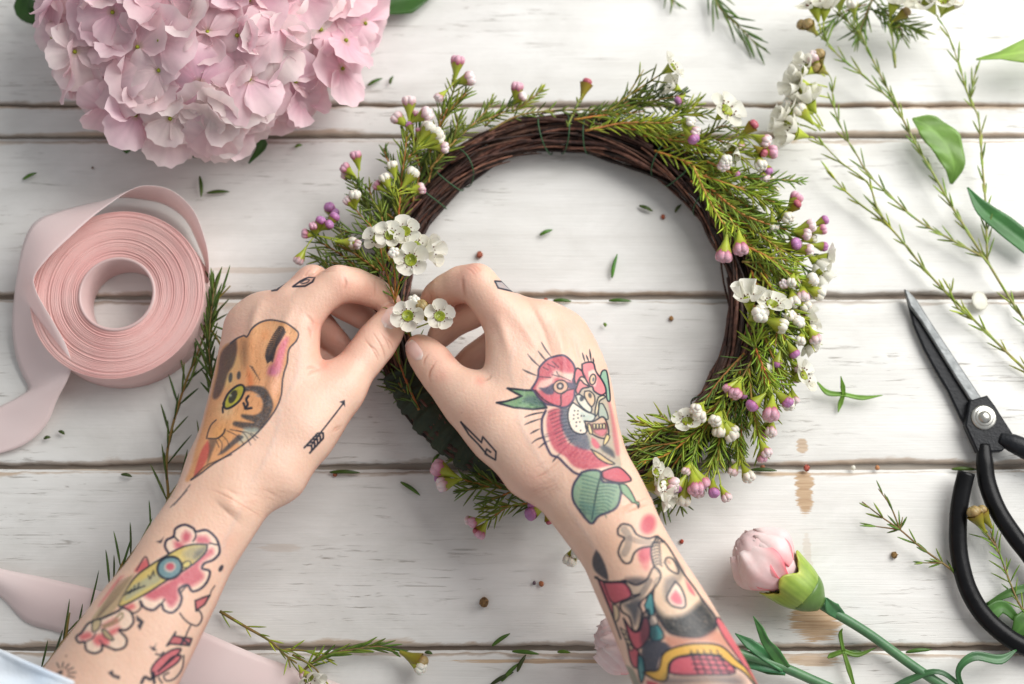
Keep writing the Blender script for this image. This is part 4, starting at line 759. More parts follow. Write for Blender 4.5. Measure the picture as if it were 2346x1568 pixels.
# ------------------------------------------------------------------ the wreath
WC = P(1303, 688, .014); WR = .1032
def ring(a, r=0.0, z=0.0):       # a: degrees, 0 = right, 90 = up in the photo
    t = math.radians(a); return np.array((WC[0] + (WR+r)*math.cos(t), WC[1] + (WR+r)*math.sin(t), .0142 + z))
wreath = empty('flower_wreath', (WC[0], WC[1], 0), 'round dark twig wreath half covered in green waxflower sprigs', 'wreath')
mb = MB()
for k in range(120):
    full = k < 34; a0 = random.uniform(0, 360); span = 362 if full else random.uniform(70, 220)
    q = math.sqrt(random.uniform(.04, 1)) * .0108; ph = random.uniform(0, 6.28); tw = random.choice((-1, 1)) * random.uniform(.3, 1.6); n = int(span/4)+2
    ws = [random.uniform(-1, 1)*.0015 for _ in range(4)]; rr = random.uniform(.0006, .00135); pts = []; 
    for i in range(n):
        a = a0 + span*i/(n-1); ar = math.radians(a); p = ph + tw*ar; qq = q + (ws[0]*math.sin(3*ar+ph) + ws[1]*math.sin(7*ar+2*ph)); e = 0
        if not full: e = max(0, 1 - min(i, n-1-i)/3.) * .0011
        pts.append(ring(a, (qq+e)*math.cos(p) + ws[2]*math.sin(11*ar), (qq+e)*math.sin(p)*.93 + ws[3]*.6*math.sin(9*ar)))
    b = random.choice((.4, .6, .9, 1.2, 1.7, 2.4)); mb.tube(pts, [rr*(.75+.5*random.random()) for _ in pts], 5, 0, np.array((b*random.uniform(.9, 1.25), b, b*random.uniform(.85, 1))))
for k in range(80):        # loose strands and cut ends lifting off the bundle
    a0 = random.uniform(0, 360); sp_ = random.uniform(14, 46); s0 = random.uniform(.85, 1.05)*.0112; ph = random.uniform(-.4, 3.3); pts = []
    lift = random.uniform(.0, .0035) * random.choice((0, 1, 1)); out = random.uniform(.3, 1)
    for i in range(7):
        t = i/6; e = lift*t**3; pts.append(ring(a0 - sp_*t, (s0+e*out)*math.cos(ph+t*.7), (s0+e)*math.sin(ph+t*.7)*.95))
    b = random.choice((.8, 1.4, 2.2, 3.4)); mb.tube(pts, [.0006]*6+[.00025], 5, 0, np.array((b*1.15, b*1.0, b*.8)))
mb.build('twig_ring', M['twig'], wreath)
mb = MB(); G = []
for i in range(150):
    a = 204 + 44*i/149; row = []; lump = .0124 + .0007*math.sin(i*.24) + .0004*math.sin(i*.71)
    for j in range(24):
        b = 2*math.pi*j/24; e = lump + .0003*math.sin(i*.35 + b*1.0) + (.0003 if (i*7/24 + j/24) % 1 < .12 else 0); row.append(ring(a, e*math.cos(b), e*.95*math.sin(b)))
    row.append(row[0]); G.append(row)
mb.grid(G); mb.build('floral_tape', M['tape'], wreath)
for a, tl in ((97, 5), (91, -3), (83, 4), (133, 6), (128, -6), (142, 3), (57, 4), (50, -5), (-40, 5), (-48, -4), (36, 5), (-58, 3)):
    mb = MB(); pts = []
    for j in range(25):
        b = 2*math.pi*j/24; rr = .0120 + .0004*math.sin(3*b+a); pts.append(ring(a + tl*math.sin(b)*.5, rr*math.cos(b), rr*.97*math.sin(b)))
    mb.tube(pts, .00042, 5, cap=False); mb.build('binding_thread', M['thread'], wreath)

DARK, MID, LIGHT = (.66, .74, .6), (1.1, 1.1, .8), (1.75, 1.65, .8); ORG_ST, GRN_ST = (1.5, 1.0, .6), (.8, 1.5, .6)
def S(pts, ends=(), side=(), lc=MID, sc=MID, **k):
    k.setdefault('nw', .00055)
    return sprig('waxflower_sprig', pts, wreath, leafc=lc, stemc=sc, ends=ends, side=side, **k)
Z = .026
# upper left
S([(862,650,.02),(790,590,.028),(735,555,.03),(722,540,.03)], [(712,520,.034,'pink',1.0),(728,517,.036,'purple',.9),(745,513,.036,'purple',1.0),(762,510,.036,'purple',.9),(706,545,.03,'pink',.9),(795,560,.036,'white',1.2),(812,556,.036,'pale',1.0),(685,590,.03,'pale',1.1)], [([(800,600,.026),(770,640,.026),(745,600,.03)],)], DARK, ORG_ST)
S([(872,640,.02),(800,560,.02),(762,500,.012)], [(757,484,.016,'purple',1.1),(768,490,.014,'purple',.9)], lc=DARK)
S([(885,600,.022),(862,520,.028),(830,445,.03),(822,415,.03)], [(822,362,.034,'pink',1.15),(796,385,.033,'pink',1.1),(800,398,.03,'pale',.9)], [([(850,490,.028),(815,430,.03),(800,410,.03)],)], DARK, GRN_ST)
S([(895,600,.024),(852,530,.03),(815,480,.032)], [(808,450,.036,'white',1.3),(798,462,.034,'pale',1.0)], lc=MID, sc=ORG_ST)
S([(912,520,.028),(915,470,.034),(922,400,.036),(930,330,.036),(933,290,.036)], [(944,243,.04,'pale',1.35),(966,262,.039,'pale',1.25),(918,277,.038,'pale',1.1),(952,268,.036,'pink',.8)],
  [([(918,440,.034),(890,425,.036)],), ([(925,370,.035),(960,340,.036),(985,330,.036)],), ([(915,470,.034),(940,440,.034)],)], MID, (1.6, .9, .5), sp=.0021)
S([(925,390,.034),(950,345,.036)], [(975,300,.039,'white',1.3),(990,312,.038,'white',1.3),(1002,322,.038,'white',1.15),(1010,335,.036,'pale',1.0),(945,292,.036,'purple',.8),(962,303,.036,'pink',.8)])
S([(915,470,.034),(900,450,.036)], [(884,412,.038,'white',1.3),(908,385,.038,'white',1.1),(872,430,.034,'pink',.9),(944,408,.038,'white',1.3),(955,425,.037,'pale',1.1),(963,437,.036,'pink',.9)])
S([(985,350,.026),(1010,290,.03),(1035,220,.034),(1043,190,.036)], [(1044,152,.04,'pink',1.2),(1068,190,.038,'pale',1.4),(1008,222,.036,'pale',1.0)], [([(1015,270,.03),(1058,225,.034),(1070,210,.034)],), ([(1005,295,.03),(1015,245,.032)],)], MID, ORG_ST, sp=.0019)
S([(985,388,.028),(1040,325,.030),(1090,280,.028),(1130,232,.022)], [], [([(1040,325,.03),(1050,270,.028)],), ([(1090,285,.028),(1160,255,.025)],)], MID, (1.7, 1.5, 1.1), sp=.002)
S([(1110,290,.024),(1160,245,.026),(1180,232,.026)], [(1176,212,.03,'pink',1.1),(1190,218,.028,'pale',1.1)], lc=DARK)
S([(1170,260,.022),(1215,228,.024),(1245,205,.024)], lc=LIGHT, nl=.008)
S([(1300,290,.026),(1325,235,.026),(1336,215,.026)], [(1341,200,.028,'red',1.2)], nl=.003, sp=.008, sc=GRN_ST)
S([(1120,300,.024),(1200,262,.026),(1330,252,.026),(1420,258,.026)], lc=MID, nl=.007, start=.2, sp=.0035)
for q, c_ in (([(890,650,.02),(820,620,.026),(750,600,.028),(715,585,.028)], DARK), ([(880,630,.022),(810,580,.03),(770,560,.03)], MID), ([(870,660,.02),(800,640,.022),(740,625,.02)], DARK), ([(890,560,.024),(840,540,.03),(790,530,.03)], DARK), ([(900,500,.026),(860,470,.032),(845,430,.032)], MID), ([(930,430,.026),(890,370,.03),(880,340,.03)], DARK), ([(905,560,.026),(880,520,.034),(872,480,.036)], MID), ([(960,380,.026),(950,330,.03),(965,290,.03)], DARK)):
    S(q, lc=c_, sc=ORG_ST, sp=.0021)
# top, sweeping right
S([(1370,275,.027),(1440,220,.03),(1500,180,.036),(1515,170,.038)], [(1538,155,.042,'f0',1.35)], [([(1440,215,.03),(1475,160,.034)],)], MID, (1.6, 1.7, 1.0), nl=.012, sp=.005)
S([(1350,262,.026),(1450,240,.028),(1530,225,.03),(1570,215,.03)], [(1545,200,.034,'f4',1.1),(1562,230,.032,'purple',.8)], [([(1450,240,.028),(1520,200,.032)],), ([(1480,238,.028),(1560,250,.030)],), ([(1420,245,.028),(1480,205,.03)],)], DARK, MID, sp=.0017)
S([(1340,300,.026),(1430,282,.030),(1520,282,.034),(1560,280,.036)], [(1577,288,.04,'white',1.1),(1582,300,.04,'pale',1.0),(1574,310,.041,'purple',1.25)], [([(1440,284,.03),(1520,300,.03)],)], LIGHT, (2, 1.4, 1.0), sp=.002)
S([(1440,300,.026),(1550,265,.03),(1620,262,.032)], [(1662,256,.040,'f1',1.7,(1615,262,.034),(.55,.25,.8))], [([(1540,270,.03),(1600,235,.03)],)], LIGHT, GRN_ST, sp=.002)
S([(1470,310,.026),(1560,325,.03),(1640,345,.034)], [(1667,366,.04,'white',1.35),(1660,376,.037,'pale',1.1),(1684,395,.032,'purple',.8)], [([(1560,325,.03),(1620,320,.03)],)], LIGHT, ORG_ST, sp=.002)
S([(1560,310,.026),(1660,320,.03),(1700,310,.03)], [(1718,290,.034,'red',1.3),(1748,312,.034,'pale',1.1),(1752,330,.034,'pink',1.0),(1745,350,.034,'red',1.1)], [([(1640,320,.03),(1700,340,.03)],)], MID, ORG_ST)
S([(1590,350,.026),(1690,350,.03),(1730,352,.03)], [(1758,352,.034,'pink',1.2),(1748,372,.034,'white',1.3),(1762,388,.032,'purple',1.0),(1752,402,.03,'pale',1.0)], [([(1680,350,.03),(1720,380,.03)],)], LIGHT, ORG_ST)
S([(1600,330,.026),(1650,290,.028),(1700,300,.026)], [(1680,340,.03,'f3',1.0),(1700,330,.03,'pale',1.0)], lc=MID)
S([(1620,370,.03),(1700,405,.032),(1780,412,.03),(1836,415,.026)], [], [([(1700,405,.03),(1770,425,.03)],)], (.9, 1.1, .8), (1.8, 1.3, .8), sp=.002, nl=.008)
# right side
S([(1588,380,.03),(1620,450,.034),(1655,510,.037),(1672,530,.038)], [(1664,572,.042,'pink',1.35,(1665,520,.040)),(1697,560,.042,'pink',1.35,(1690,518,.040))], [([(1660,510,.038),(1665,535,.04)],), ([(1672,500,.038),(1690,530,.04)],)], (1.9, 2.0, 1.0), (2.4, 2.4, 1.3), sp=.0021)
S([(1600,400,.028),(1690,430,.034),(1760,460,.034),(1800,490,.032)], [(1818,462,.034,'pink',1.1),(1826,482,.034,'red',1.1)], [([(1690,430,.034),(1760,430,.034)],), ([(1740,450,.034),(1790,470,.034)],)], (1.2, 1.3, .8), (2, 1.4, .9), sp=.002)
S([(1625,430,.028),(1700,490,.034),(1780,520,.034),(1815,530,.033)], [(1850,518,.036,'pale',1.3),(1884,512,.034,'purple',1.0),(1880,535,.034,'pink',1.0),(1838,540,.034,'pale',1.0)], [([(1700,490,.034),(1760,540,.03)],), ([(1760,515,.034),(1800,500,.034)],)], (1.0, 1.1, .8), (2, 1.4, .9), sp=.0018)
S([(1640,460,.028),(1690,540,.03),(1750,560,.03),(1800,565,.03)], [(1818,560,.034,'purple',1.3),(1860,545,.032,'white',1.1),(1880,560,.032,'purple',.9),(1845,580,.032,'pale',1.1)], [([(1700,545,.03),(1750,590,.03)],)], (1.1, 1.2, .8), (1.8, 1.3, .8))
S([(1690,500,.026),(1780,560,.028),(1850,585,.026)], [(1892,592,.026,'f0',1.3),(1868,600,.026,'f3',1.1),(1880,625,.024,'f4',1.2)], [([(1800,570,.028),(1850,620,.024)],)], DARK, ORG_ST)
S([(1700,560,.03),(1760,590,.034),(1810,630,.034),(1840,655,.032)], [(1855,650,.034,'white',1.2),(1870,662,.033,'white',1.2),(1845,672,.033,'pale',1.1)], [([(1760,590,.034),(1830,600,.032)],), ([(1790,615,.034),(1835,640,.034)],)], (1.6, 1.6, 1.0), (2.2, 1.5, .9), sp=.0019)
S([(1700,600,.026),(1770,610,.03),(1810,660,.03)], [(1820,690,.034,'white',1.35),(1835,695,.032,'white',1.15),(1800,655,.034,'cup' if 0 else 'pale',.9)], lc=MID)
S([(1735,815,.03),(1728,770,.036),(1722,730,.04)], [(1716,690,.046,'f3',1.45,(1722,735,.04),(-.1,.75,.6)),(1735,716,.046,'white',1.5),(1768,700,.046,'f0',1.45,(1740,740,.04),(.1,.6,.8)),(1786,733,.043,'white',1.55)], [([(1728,790,.034),(1750,760,.036)],), ([(1730,800,.034),(1710,770,.034)],)], (1.3, 1.4, .8), GRN_ST, sp=.0025)
S([(1720,760,.028),(1780,750,.032),(1810,750,.03)], [(1830,745,.034,'white',1.3),(1848,735,.03,'f3',1.1),(1852,762,.03,'white',1.2),(1848,785,.028,'f4',1.1),(1858,800,.026,'white',1.1),(1812,725,.034,'white',1.2)], [([(1780,750,.03),(1825,790,.03)],)], DARK, GRN_ST)
S([(1725,700,.03),(1775,740,.036),(1800,780,.036)], [(1820,802,.038,'purple',1.1),(1776,826,.036,'purple',1.1)], [([(1770,735,.036),(1800,745,.036)],), ([(1780,760,.036),(1775,800,.036)],)], (1.5, 1.6, .9), ORG_ST)
S([(1728,790,.032),(1748,840,.037),(1765,880,.039)], [(1737,925,.042,'purple',1.15),(1790,917,.041,'purple',1.1),(1808,915,.039,'purple',1.05),(1774,940,.04,'pink',1.35),(1760,950,.036,'white',1.2)], [([(1750,845,.037),(1790,890,.038)],), ([(1745,840,.037),(1755,895,.038)],)], (1.5, 1.6, .9), (2.3, 1.2, .8), sp=.0019)
S([(1740,720,.028),(1790,800,.03),(1810,850,.03)], [(1838,862,.034,'f0',1.5,(1812,878,.032),(.75,.2,.6)),(1775,850,.03,'f4',1.1)], [([(1800,830,.03),(1770,860,.03)],)], MID, GRN_ST)
S([(1720,830,.03),(1700,865,.034)], [(1687,898,.038,'pink',1.35),(1672,885,.036,'pink',1.0),(1706,905,.032,'purple',.8)], lc=MID)
S([(1705,810,.028),(1650,870,.032),(1615,920,.034)], [(1590,938,.04,'white',1.35),(1600,950,.038,'white',1.2),(1575,968,.038,'f1',1.25,(1560,1000,.032),(-.1,.5,.8))], lc=DARK, sc=ORG_ST)
S([(1690,850,.028),(1660,910,.034),(1652,945,.034)], [(1640,962,.037,'white',1.25),(1652,975,.036,'white',1.15),(1662,990,.035,'white',1.25),(1675,985,.034,'white',1.1)], lc=LIGHT, sc=GRN_ST)
S([(1715,850,.026),(1700,930,.028),(1698,1000,.026),(1697,1058,.022)], lc=(1.1, 1.4, .8), sc=(1.6, 1, .6), sp=.0018, nl=.008)
# lower right, sweeping left
S([(1665,925,.026),(1590,985,.03),(1520,985,.03),(1452,962,.026)], [], [([(1530,985,.03),(1470,1000,.028)],), ([(1560,985,.03),(1510,950,.028)],)], LIGHT, (1.8, 1.8, 1.2), sp=.0022)
S([(1640,960,.026),(1560,1010,.032),(1480,1025,.03),(1425,1050,.026)], [], [([(1540,1015,.03),(1470,1050,.03)],), ([(1510,1020,.03),(1440,1010,.028)],)], MID, (1.8, 1.5, 1.0), sp=.002)
S([(1670,900,.026),(1600,960,.031),(1540,975,.032),(1470,1000,.03)], lc=LIGHT, sc=(2.2, 2.2, 1.5), sp=.0026)
S([(1600,985,.028),(1530,1040,.034),(1470,1060,.034),(1425,1100,.03)], [(1500,1085,.042,'f1',1.2),(1515,1110,.044,'f0',1.4),(1500,1125,.042,'white',1.5),(1530,1100,.04,'pale',1.3),(1520,1135,.038,'f4',1.2)], [([(1480,1060,.034),(1440,1075,.034)],), ([(1460,1070,.034),(1440,1095,.034)],)], (1.4, 1.6, .8), (2.4, 1.8, .7))
S([(1600,1000,.026),(1590,1040,.032),(1582,1065,.034)], [(1560,1112,.038,'purple',1.2),(1592,1108,.038,'pink',1.3),(1608,1092,.036,'pink',1.35),(1575,1075,.036,'pale',.9),(1566,1135,.034,'white',1.35),(1545,1122,.034,'purple',.9),(1598,1125,.03,'pale',1.0)], lc=(1.3, 1.5, .8), sc=GRN_ST)
S([(1620,970,.022),(1655,1020,.020),(1690,1055,.012)], [], [([(1640,1000,.02),(1640,1060,.012)],), ([(1655,1020,.02),(1672,1065,.012)],)], DARK, MID, sp=.002)
S([(1570,1050,.02),(1540,1120,.018),(1505,1180,.010)], [], [([(1550,1100,.018),(1560,1165,.010)],), ([(1540,1120,.018),(1510,1150,.010)],)], DARK, MID, sp=.002)
S([(1560,1020,.024),(1500,1080,.026),(1460,1130,.022)], lc=DARK, sp=.002)
# lower left
S([(1230,1130,.016),(1150,1120,.02),(1080,1105,.024),(1060,1098,.025)], [(1017,1080,.03,'pink',1.35),(1027,1106,.03,'pale',1.3),(1010,1098,.026,'purple',1.0),(1014,1115,.024,'purple',.8)], [([(1150,1120,.02),(1095,1085,.022)],), ([(1120,1115,.022),(1050,1125,.022)],), ([(1180,1125,.02),(1110,1150,.02)],)], DARK, ORG_ST, sp=.0018)
S([(1250,1150,.014),(1170,1160,.018),(1120,1190,.018)], [(1088,1195,.022,'pink',1.0),(1104,1215,.022,'pink',1.0),(1078,1190,.018,'pale',.8),(1095,1215,.018,'red',.9)], [([(1170,1160,.018),(1110,1165,.018)],)], MID, ORG_ST, sp=.002)
S([(1270,1140,.014),(1245,1165,.018)], [(1232,1180,.02,'purple',1.2),(1222,1160,.02,'purple',1.0),(1262,1190,.016,'red',1.0)], lc=DARK)
S([(1200,1100,.016),(1120,1060,.02),(1060,1040,.018),(1020,1010,.012)], [], [([(1090,1050,.018),(1040,1050,.014)],), ([(1110,1060,.018),(1060,1020,.014)],)], DARK, MID, sp=.0035)
S([(950,930,.022),(915,880,.024),(888,850,.018),(868,835,.012)], [], [([(930,905,.022),(895,890,.014)],), ([(925,890,.022),(885,870,.014)],)], DARK, (1, .8, .6), sp=.003)
S([(960,940,.027),(925,860,.029),(905,800,.030)], lc=DARK, sc=(1.6, .9, .6), sp=.0045)
S([(1330,1240,.012),(1322,1250,.014)], [(1318,1262,.018,'white',1.5),(1308,1270,.016,'white',1.2)], nl=.004)
for a0, r0, ln, c_ in ((60, -.002, 22, LIGHT), (50, .002, 26, MID), (44, -.004, 20, DARK), (30, .0, 24, LIGHT), (20, .003, 22, MID), (8, .002, 20, LIGHT), (-24, .002, 22, MID), (-36, .0, 20, LIGHT), (-46, .003, 20, MID), (74, .003, 24, MID), (88, .004, 20, MID)):
    q = [(*project(p[None])[0], p[2]) for p in (ring(a0, r0, .011), ring(a0-ln*.4, r0+.003, .0135), ring(a0-ln*.75, r0+.008, .013), ring(a0-ln, r0+.014, .011))]; S(q, lc=c_, sc=(2.2, 1.5, .8), sp=.0022)
# extra budding tips packed along the outer right side
rx = random.Random(21)
for a0, z0 in ((47, .022), (38, .03), (30, .022), (22, .03), (14, .022), (6, .03), (-3, .022), (-10, .03), (-17, .024), (-24, .03), (-31, .022), (-38, .026)):
    p0, p1, p2 = ring(a0, .006, z0 - .014), ring(a0 - 9, .016, z0 - .010), ring(a0 - 13, .024 + rx.uniform(0, .006), z0 - .012)
    q = [(*project(p[None])[0], max(.006, p[2])) for p in (p0, p1, p2)]; tp = project(ring(a0 - 16, .030 + rx.uniform(0, .006), 0)[None])[0]; k1, k2 = rx.choice((('white', 'pale'), ('pale', 'pink'), ('white', 'white'), ('purple', 'pale')))
    S(q, [(tp[0]+rx.uniform(-16, 16), tp[1]+rx.uniform(-16, 16), q[2][2]+.004, k1, 1.1), (tp[0]+rx.uniform(-22, 22), tp[1]+rx.uniform(-22, 22), q[2][2]+.002, k2, 1.0)], [([q[1], (tp[0]+rx.uniform(-30, 10), tp[1]+rx.uniform(-30, 10), q[2][2])],)], (1.5, 1.5, .8), (1.6, 1.5, .7), sp=.0022)
# leafy filler lying close to the twigs on the outer side
for a0, n_, rr in ((58, 1, 0), (40, 1, 0), (25, 1, 0), (10, 1, 0), (-5, 1, 0), (-18, 1, 0), (-32, 1, 0), (-45, 1, 0), (-60, 1, 0), (158, 1, 1), (148, 1, 1), (165, 1, 1), (172, 1, 1), (140, 1, 1), (76, 1, 0), (68, 1, 0)):
    sg = 1 if rr else -1
    mb = None
    pl = []
    for k in range(5):
        p = ring(a0 - sg * -1 * 0 + (-sg) * 0 + (k * 5.0 * (-1 if not rr else -1)), .004 + .0042 * k + random.uniform(-.001, .001), .010 - .0020 * k); uv = project(p[None])[0]; pl.append((uv[0], uv[1], max(.006, p[2])))
    S(pl, [], [([pl[1], (pl[3][0] + random.uniform(-12, 12), pl[3][1] + random.uniform(-12, 12), pl[3][2])],)], DARK if random.random() < .6 else MID, ORG_ST, sp=.0017)

# ------------------------------------------------------------------ the sprig held between the fingers
sprig('waxflower_sprig', [(952,800,.030),(928,740,.038),(905,690,.048),(890,640,.052),(868,560,.052),(850,520,.05),(838,505,.048)], None, nl=.010, sp=.0042, stemc=(1.9, 1.0, .5), leafc=(.9, 1.1, .8), sr=.0008,
  label='waxflower sprig with open white flowers pinched between both hands', cat='flower sprig',
  side=[([(905,690,.048),(905,640,.053),(900,600,.055)],), ([(905,690,.048),(915,650,.053),(928,628,.056)], .3), ([(935,745,.042),(958,715,.05)],), ([(880,620,.052),(862,590,.054)],)],
  ends=[(866,548,.064,'f1',1.2,(892,600,.056),(-.3,.25,.8)), (893,541,.070,'f2',1.2,(897,600,.056),(.05,.12,1)), (927,532,.068,'f0',1.3,(905,600,.056),(.15,.15,1)), (952,565,.062,'f1',1.2,(915,600,.056),(.5,.1,.9)), (981,578,.058,'f3',1.35,(925,615,.056),(.9,0,.6)),
        (941,597,.069,'f2',1.4,(930,630,.056),(.05,-.1,1)), (903,570,.072,'white',1.15,(900,600,.056),(.05,.3,1)), (934,725,.060,'f0',1.32,(928,745,.044),(.0,.05,1)), (1007,726,.060,'f2',1.25,(945,755,.044),(.12,.05,1)),
        (952,694,.058,'white',1.0,(942,740,.044),(0,.4,.9)), (977,700,.058,'brown',1.35,(950,745,.044),(.1,.6,.8))])
# ------------------------------------------------------------------ hydrangea
hyd = empty('hydrangea', P(480, 20, 0), 'large pink hydrangea flower head lying on the boards', 'flower')
HC = P(480, -12, .045); HR = np.array((.0905, .0885, .050))
def floret(pos, nrml, spin, size, tint, seed):
    r = random.Random(seed); mb = MB(); x, y = perp(nrm(nrml)); n = nrm(nrml)
    for k in range(4):
        a0 = spin + k*math.pi/2 + r.uniform(-.12, .12); u = math.cos(a0)*x + math.sin(a0)*y; w_ = np.cross(n, u); Lp = size*r.uniform(.88, 1.12); Wp = Lp*r.uniform(.56, .68)
        cup = r.uniform(-.45, .35); fold = r.uniform(-.25, .35); ph = r.uniform(0, 6); ph2 = r.uniform(0, 6); NI, NJ = 13, 17; G = np.zeros((NI, NJ, 3)); C = np.zeros((NI, NJ, 3)); jag = [r.uniform(-1, 1) for _ in range(NJ)]
        for i in range(NI):
            t = i/(NI-1)
            for j in range(NJ):
                s = (j/(NJ-1)-.5)*2; th = s*2.1
                jg = 1 + (.03*jag[j] + (.022 if j % 2 else -.022))*t**5; fw = t*Lp*(.48+.52*math.cos(th))*jg; lat = math.sin(th)*t**.85*Wp*1.05*jg*(1-.12*max(0, -math.cos(th)))
                h = cup*Lp*t*t + fold*Wp*abs(s)**1.5*t + .075*Lp*t*t*math.sin(3.4*s+ph) + .06*Lp*t**3*math.sin(8.5*s+ph2) + .03*Lp*t*math.sin(6*t+ph)*s
                G[i, j] = pos + u*(fw*.96+.0006) + w_*lat + n*(h+.0002*k)
                vein = .945 + .055*math.cos(s*21)*(1-t*.4); e = t**1.5
                C[i, j] = (np.array(tint)*(1-e) + (np.array(tint)*.45 + np.array((.98, .88, .86))*.6)*e)*vein
                if t < .1: C[i, j] = C[i, j]*.6 + np.array((.55, .45, .25))*.4
        mb.grid(G, 0, C)
    mb.ellip(pos+n*.0008, .0013, n, 8, 5, 1, (1.0, .95, .6)); return mb.build('floret', [M['hyd'], M['fcentre']], hyd, origin=pos)
rh = random.Random(5); N_ = 210; cnt = 0; ga = math.pi*(3-math.sqrt(5))
for i in range(N_):
    zc = 1 - (i+.5)/N_*1.35; rr = math.sqrt(max(0, 1-zc*zc)); a = i*ga + rh.uniform(-.1, .1); d = np.array((rr*math.cos(a), rr*math.sin(a), zc))
    lay = rh.choice((1.03, .93, .97, .86)); p = HC + d*HR*lay; uv = project(p[None])[0]
    if uv[1] < -150 or cnt > 98 or (uv[1] < -90 and zc < .3): continue
    nn = nrm(d/HR*.05 + np.array((rh.uniform(-.5, .5), rh.uniform(-.5, .5), rh.uniform(.0, .45))))
    if zc < .15: nn = nrm(nn + np.array((0, 0, .35)))
    k = rh.random(); tint = np.array((.93, .56, .70))*(1-k) + np.array((.97, .66, .68))*k; k2 = rh.random(); tint = tint if rh.random() > .15 else np.array((.95, .84, .80)); tint = tint*(1-.7*k2) + np.array((.95, .82, .80))*.7*k2
    floret(p, nn, rh.uniform(0, 6), .0205*rh.uniform(.85, 1.15), tint, 100+i); cnt += 1
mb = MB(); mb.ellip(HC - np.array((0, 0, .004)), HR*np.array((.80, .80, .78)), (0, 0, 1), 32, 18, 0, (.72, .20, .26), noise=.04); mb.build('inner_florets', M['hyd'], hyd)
def leafblade(pts, widths, parent=None, name='leaf', m='bigleaf', c=(1, 1, 1), fold=.12, thick=.0004, nj=9, wave=.0, roll=0, side=None):
    W = catmull([P(*p) for p in pts], 6); n = len(W); ws = np.interp(np.linspace(0, 1, n), np.linspace(0, 1, len(widths)), widths); G = []; C = []
    for i in range(n):
        d = nrm(W[min(i+1, n-1)]-W[max(i-1, 0)]); x = nrm(np.cross(d, (0, 0, 1))); up = np.cross(x, d); x = x*math.cos(roll)+up*math.sin(roll); up = np.cross(x, d); row = []; cr = []
        for j in range(nj):
            s = (j/(nj-1)-.5)*2; hw = ws[i]*px(1173, 784, .01)
            row.append(W[i] + x*hw*s + up*(fold*abs(s)*hw + wave*hw*math.sin(i*.9+s*3)*abs(s))); vv = 1.28 if j == nj//2 else (1.13 if (nj > 8 and (i*1.0 - abs(j-nj//2)*1.6) % 5 < 1.1) else 1); cr.append(np.array(c)*(vv*(.92 + .10*math.sin(i*.7+j*.5))))
        G.append(row); C.append(cr)
    mb = MB(); mb.grid(G, 0, np.array(C), thick=thick)
    return mb.build(name, M[m], parent, origin=(None if parent is not None else P(*pts[0])))
for pts, wd in (([(300,290,.02),(290,330,.016),(290,352,.012)], [8,24,2]), ([(560,300,.022),(600,330,.012),(570,375,.005)], [5,14,2]), ([(840,20,.012),(930,0,.008),(1010,-30,.006)], [20,42,6]), ([(90,-60,.03),(60,20,.012),(90,60,.008)], [20,30,3]), ([(500,340,.014),(450,352,.010),(400,345,.006)], [4,12,3])):
    leafblade(pts, wd, hyd, c=(.22, .36, .30))
mb = MB(); mb.tube([HC-np.array((0, 0, .01)), P(540,-150,.02), P(560,-330,.012)], .004, 10, 0, (1, 1, 1)); mb.build('stem', M['cstem'], hyd)

# ------------------------------------------------------------------ ribbon roll
rh_ = .026; RC = P(268, 674, rh_)*np.array((1, 1, 0))
roll = empty('ribbon_roll', RC, 'roll of pink satin ribbon lying flat with one end unwinding', 'ribbon roll')
top = P(262, 676, rh_); RO = .0497; RI = .0212; 
RCt = RC
mb = MB(); nr = 96; prof = []      # wound layers: fine steps in height across the top
r_ = random.Random(3); kk = 64
lay = [(RI + (RO-RI)*i/kk, rh_ + (-.0006 + .0008*r_.random())*(.5+.9*math.sin(i*.19)**2)) for i in range(kk+1)]
prof = [(RI, .0006)]
for i in range(kk):
    r0, z0 = lay[i]; r1 = lay[i+1][0]; w_ = (r1-r0); prof += [(r0+w_*.08, z0-.00045), (r0+w_*.3, z0), (r0+w_*.75, z0), (r1-w_*.02, z0-.00045)]
prof += [(RO, rh_-.0012), (RO+.0001, .012), (RO, .0006), ((RO+RI)/2, .0005), (RI, .0006)]
G = [[(RCt[0]+(r+.00025*math.sin(2*math.pi*j/nr*2+r*900))*math.cos(2*math.pi*j/nr), RCt[1]+(r+.00025*math.sin(2*math.pi*j/nr*2+r*900))*math.sin(2*math.pi*j/nr), z + .0009*math.sin(2*math.pi*j/nr*1+1)*(r-RI)/(RO-RI)) for j in range(nr+1)] for r, z in prof]
mb.grid(np.array(G)[:, ::-1]); mb.build('wound_ribbon', M['satin'], roll)
mb = MB(); G = [[(RCt[0]+r*math.cos(2*math.pi*j/nr), RCt[1]+r*math.sin(2*math.pi*j/nr), z) for j in range(nr+1)] for r, z in ((RI-.0008, .0006), (RI-.0010, rh_+.0004), (RI+.0004, rh_+.0009), (RI+.0008, rh_))]
mb.grid(np.array(G)); mb.build('core', mat('clear_core', (.80, .60, .58), (.84, .66, .63), .3, 20, 0, trans=.3), roll)
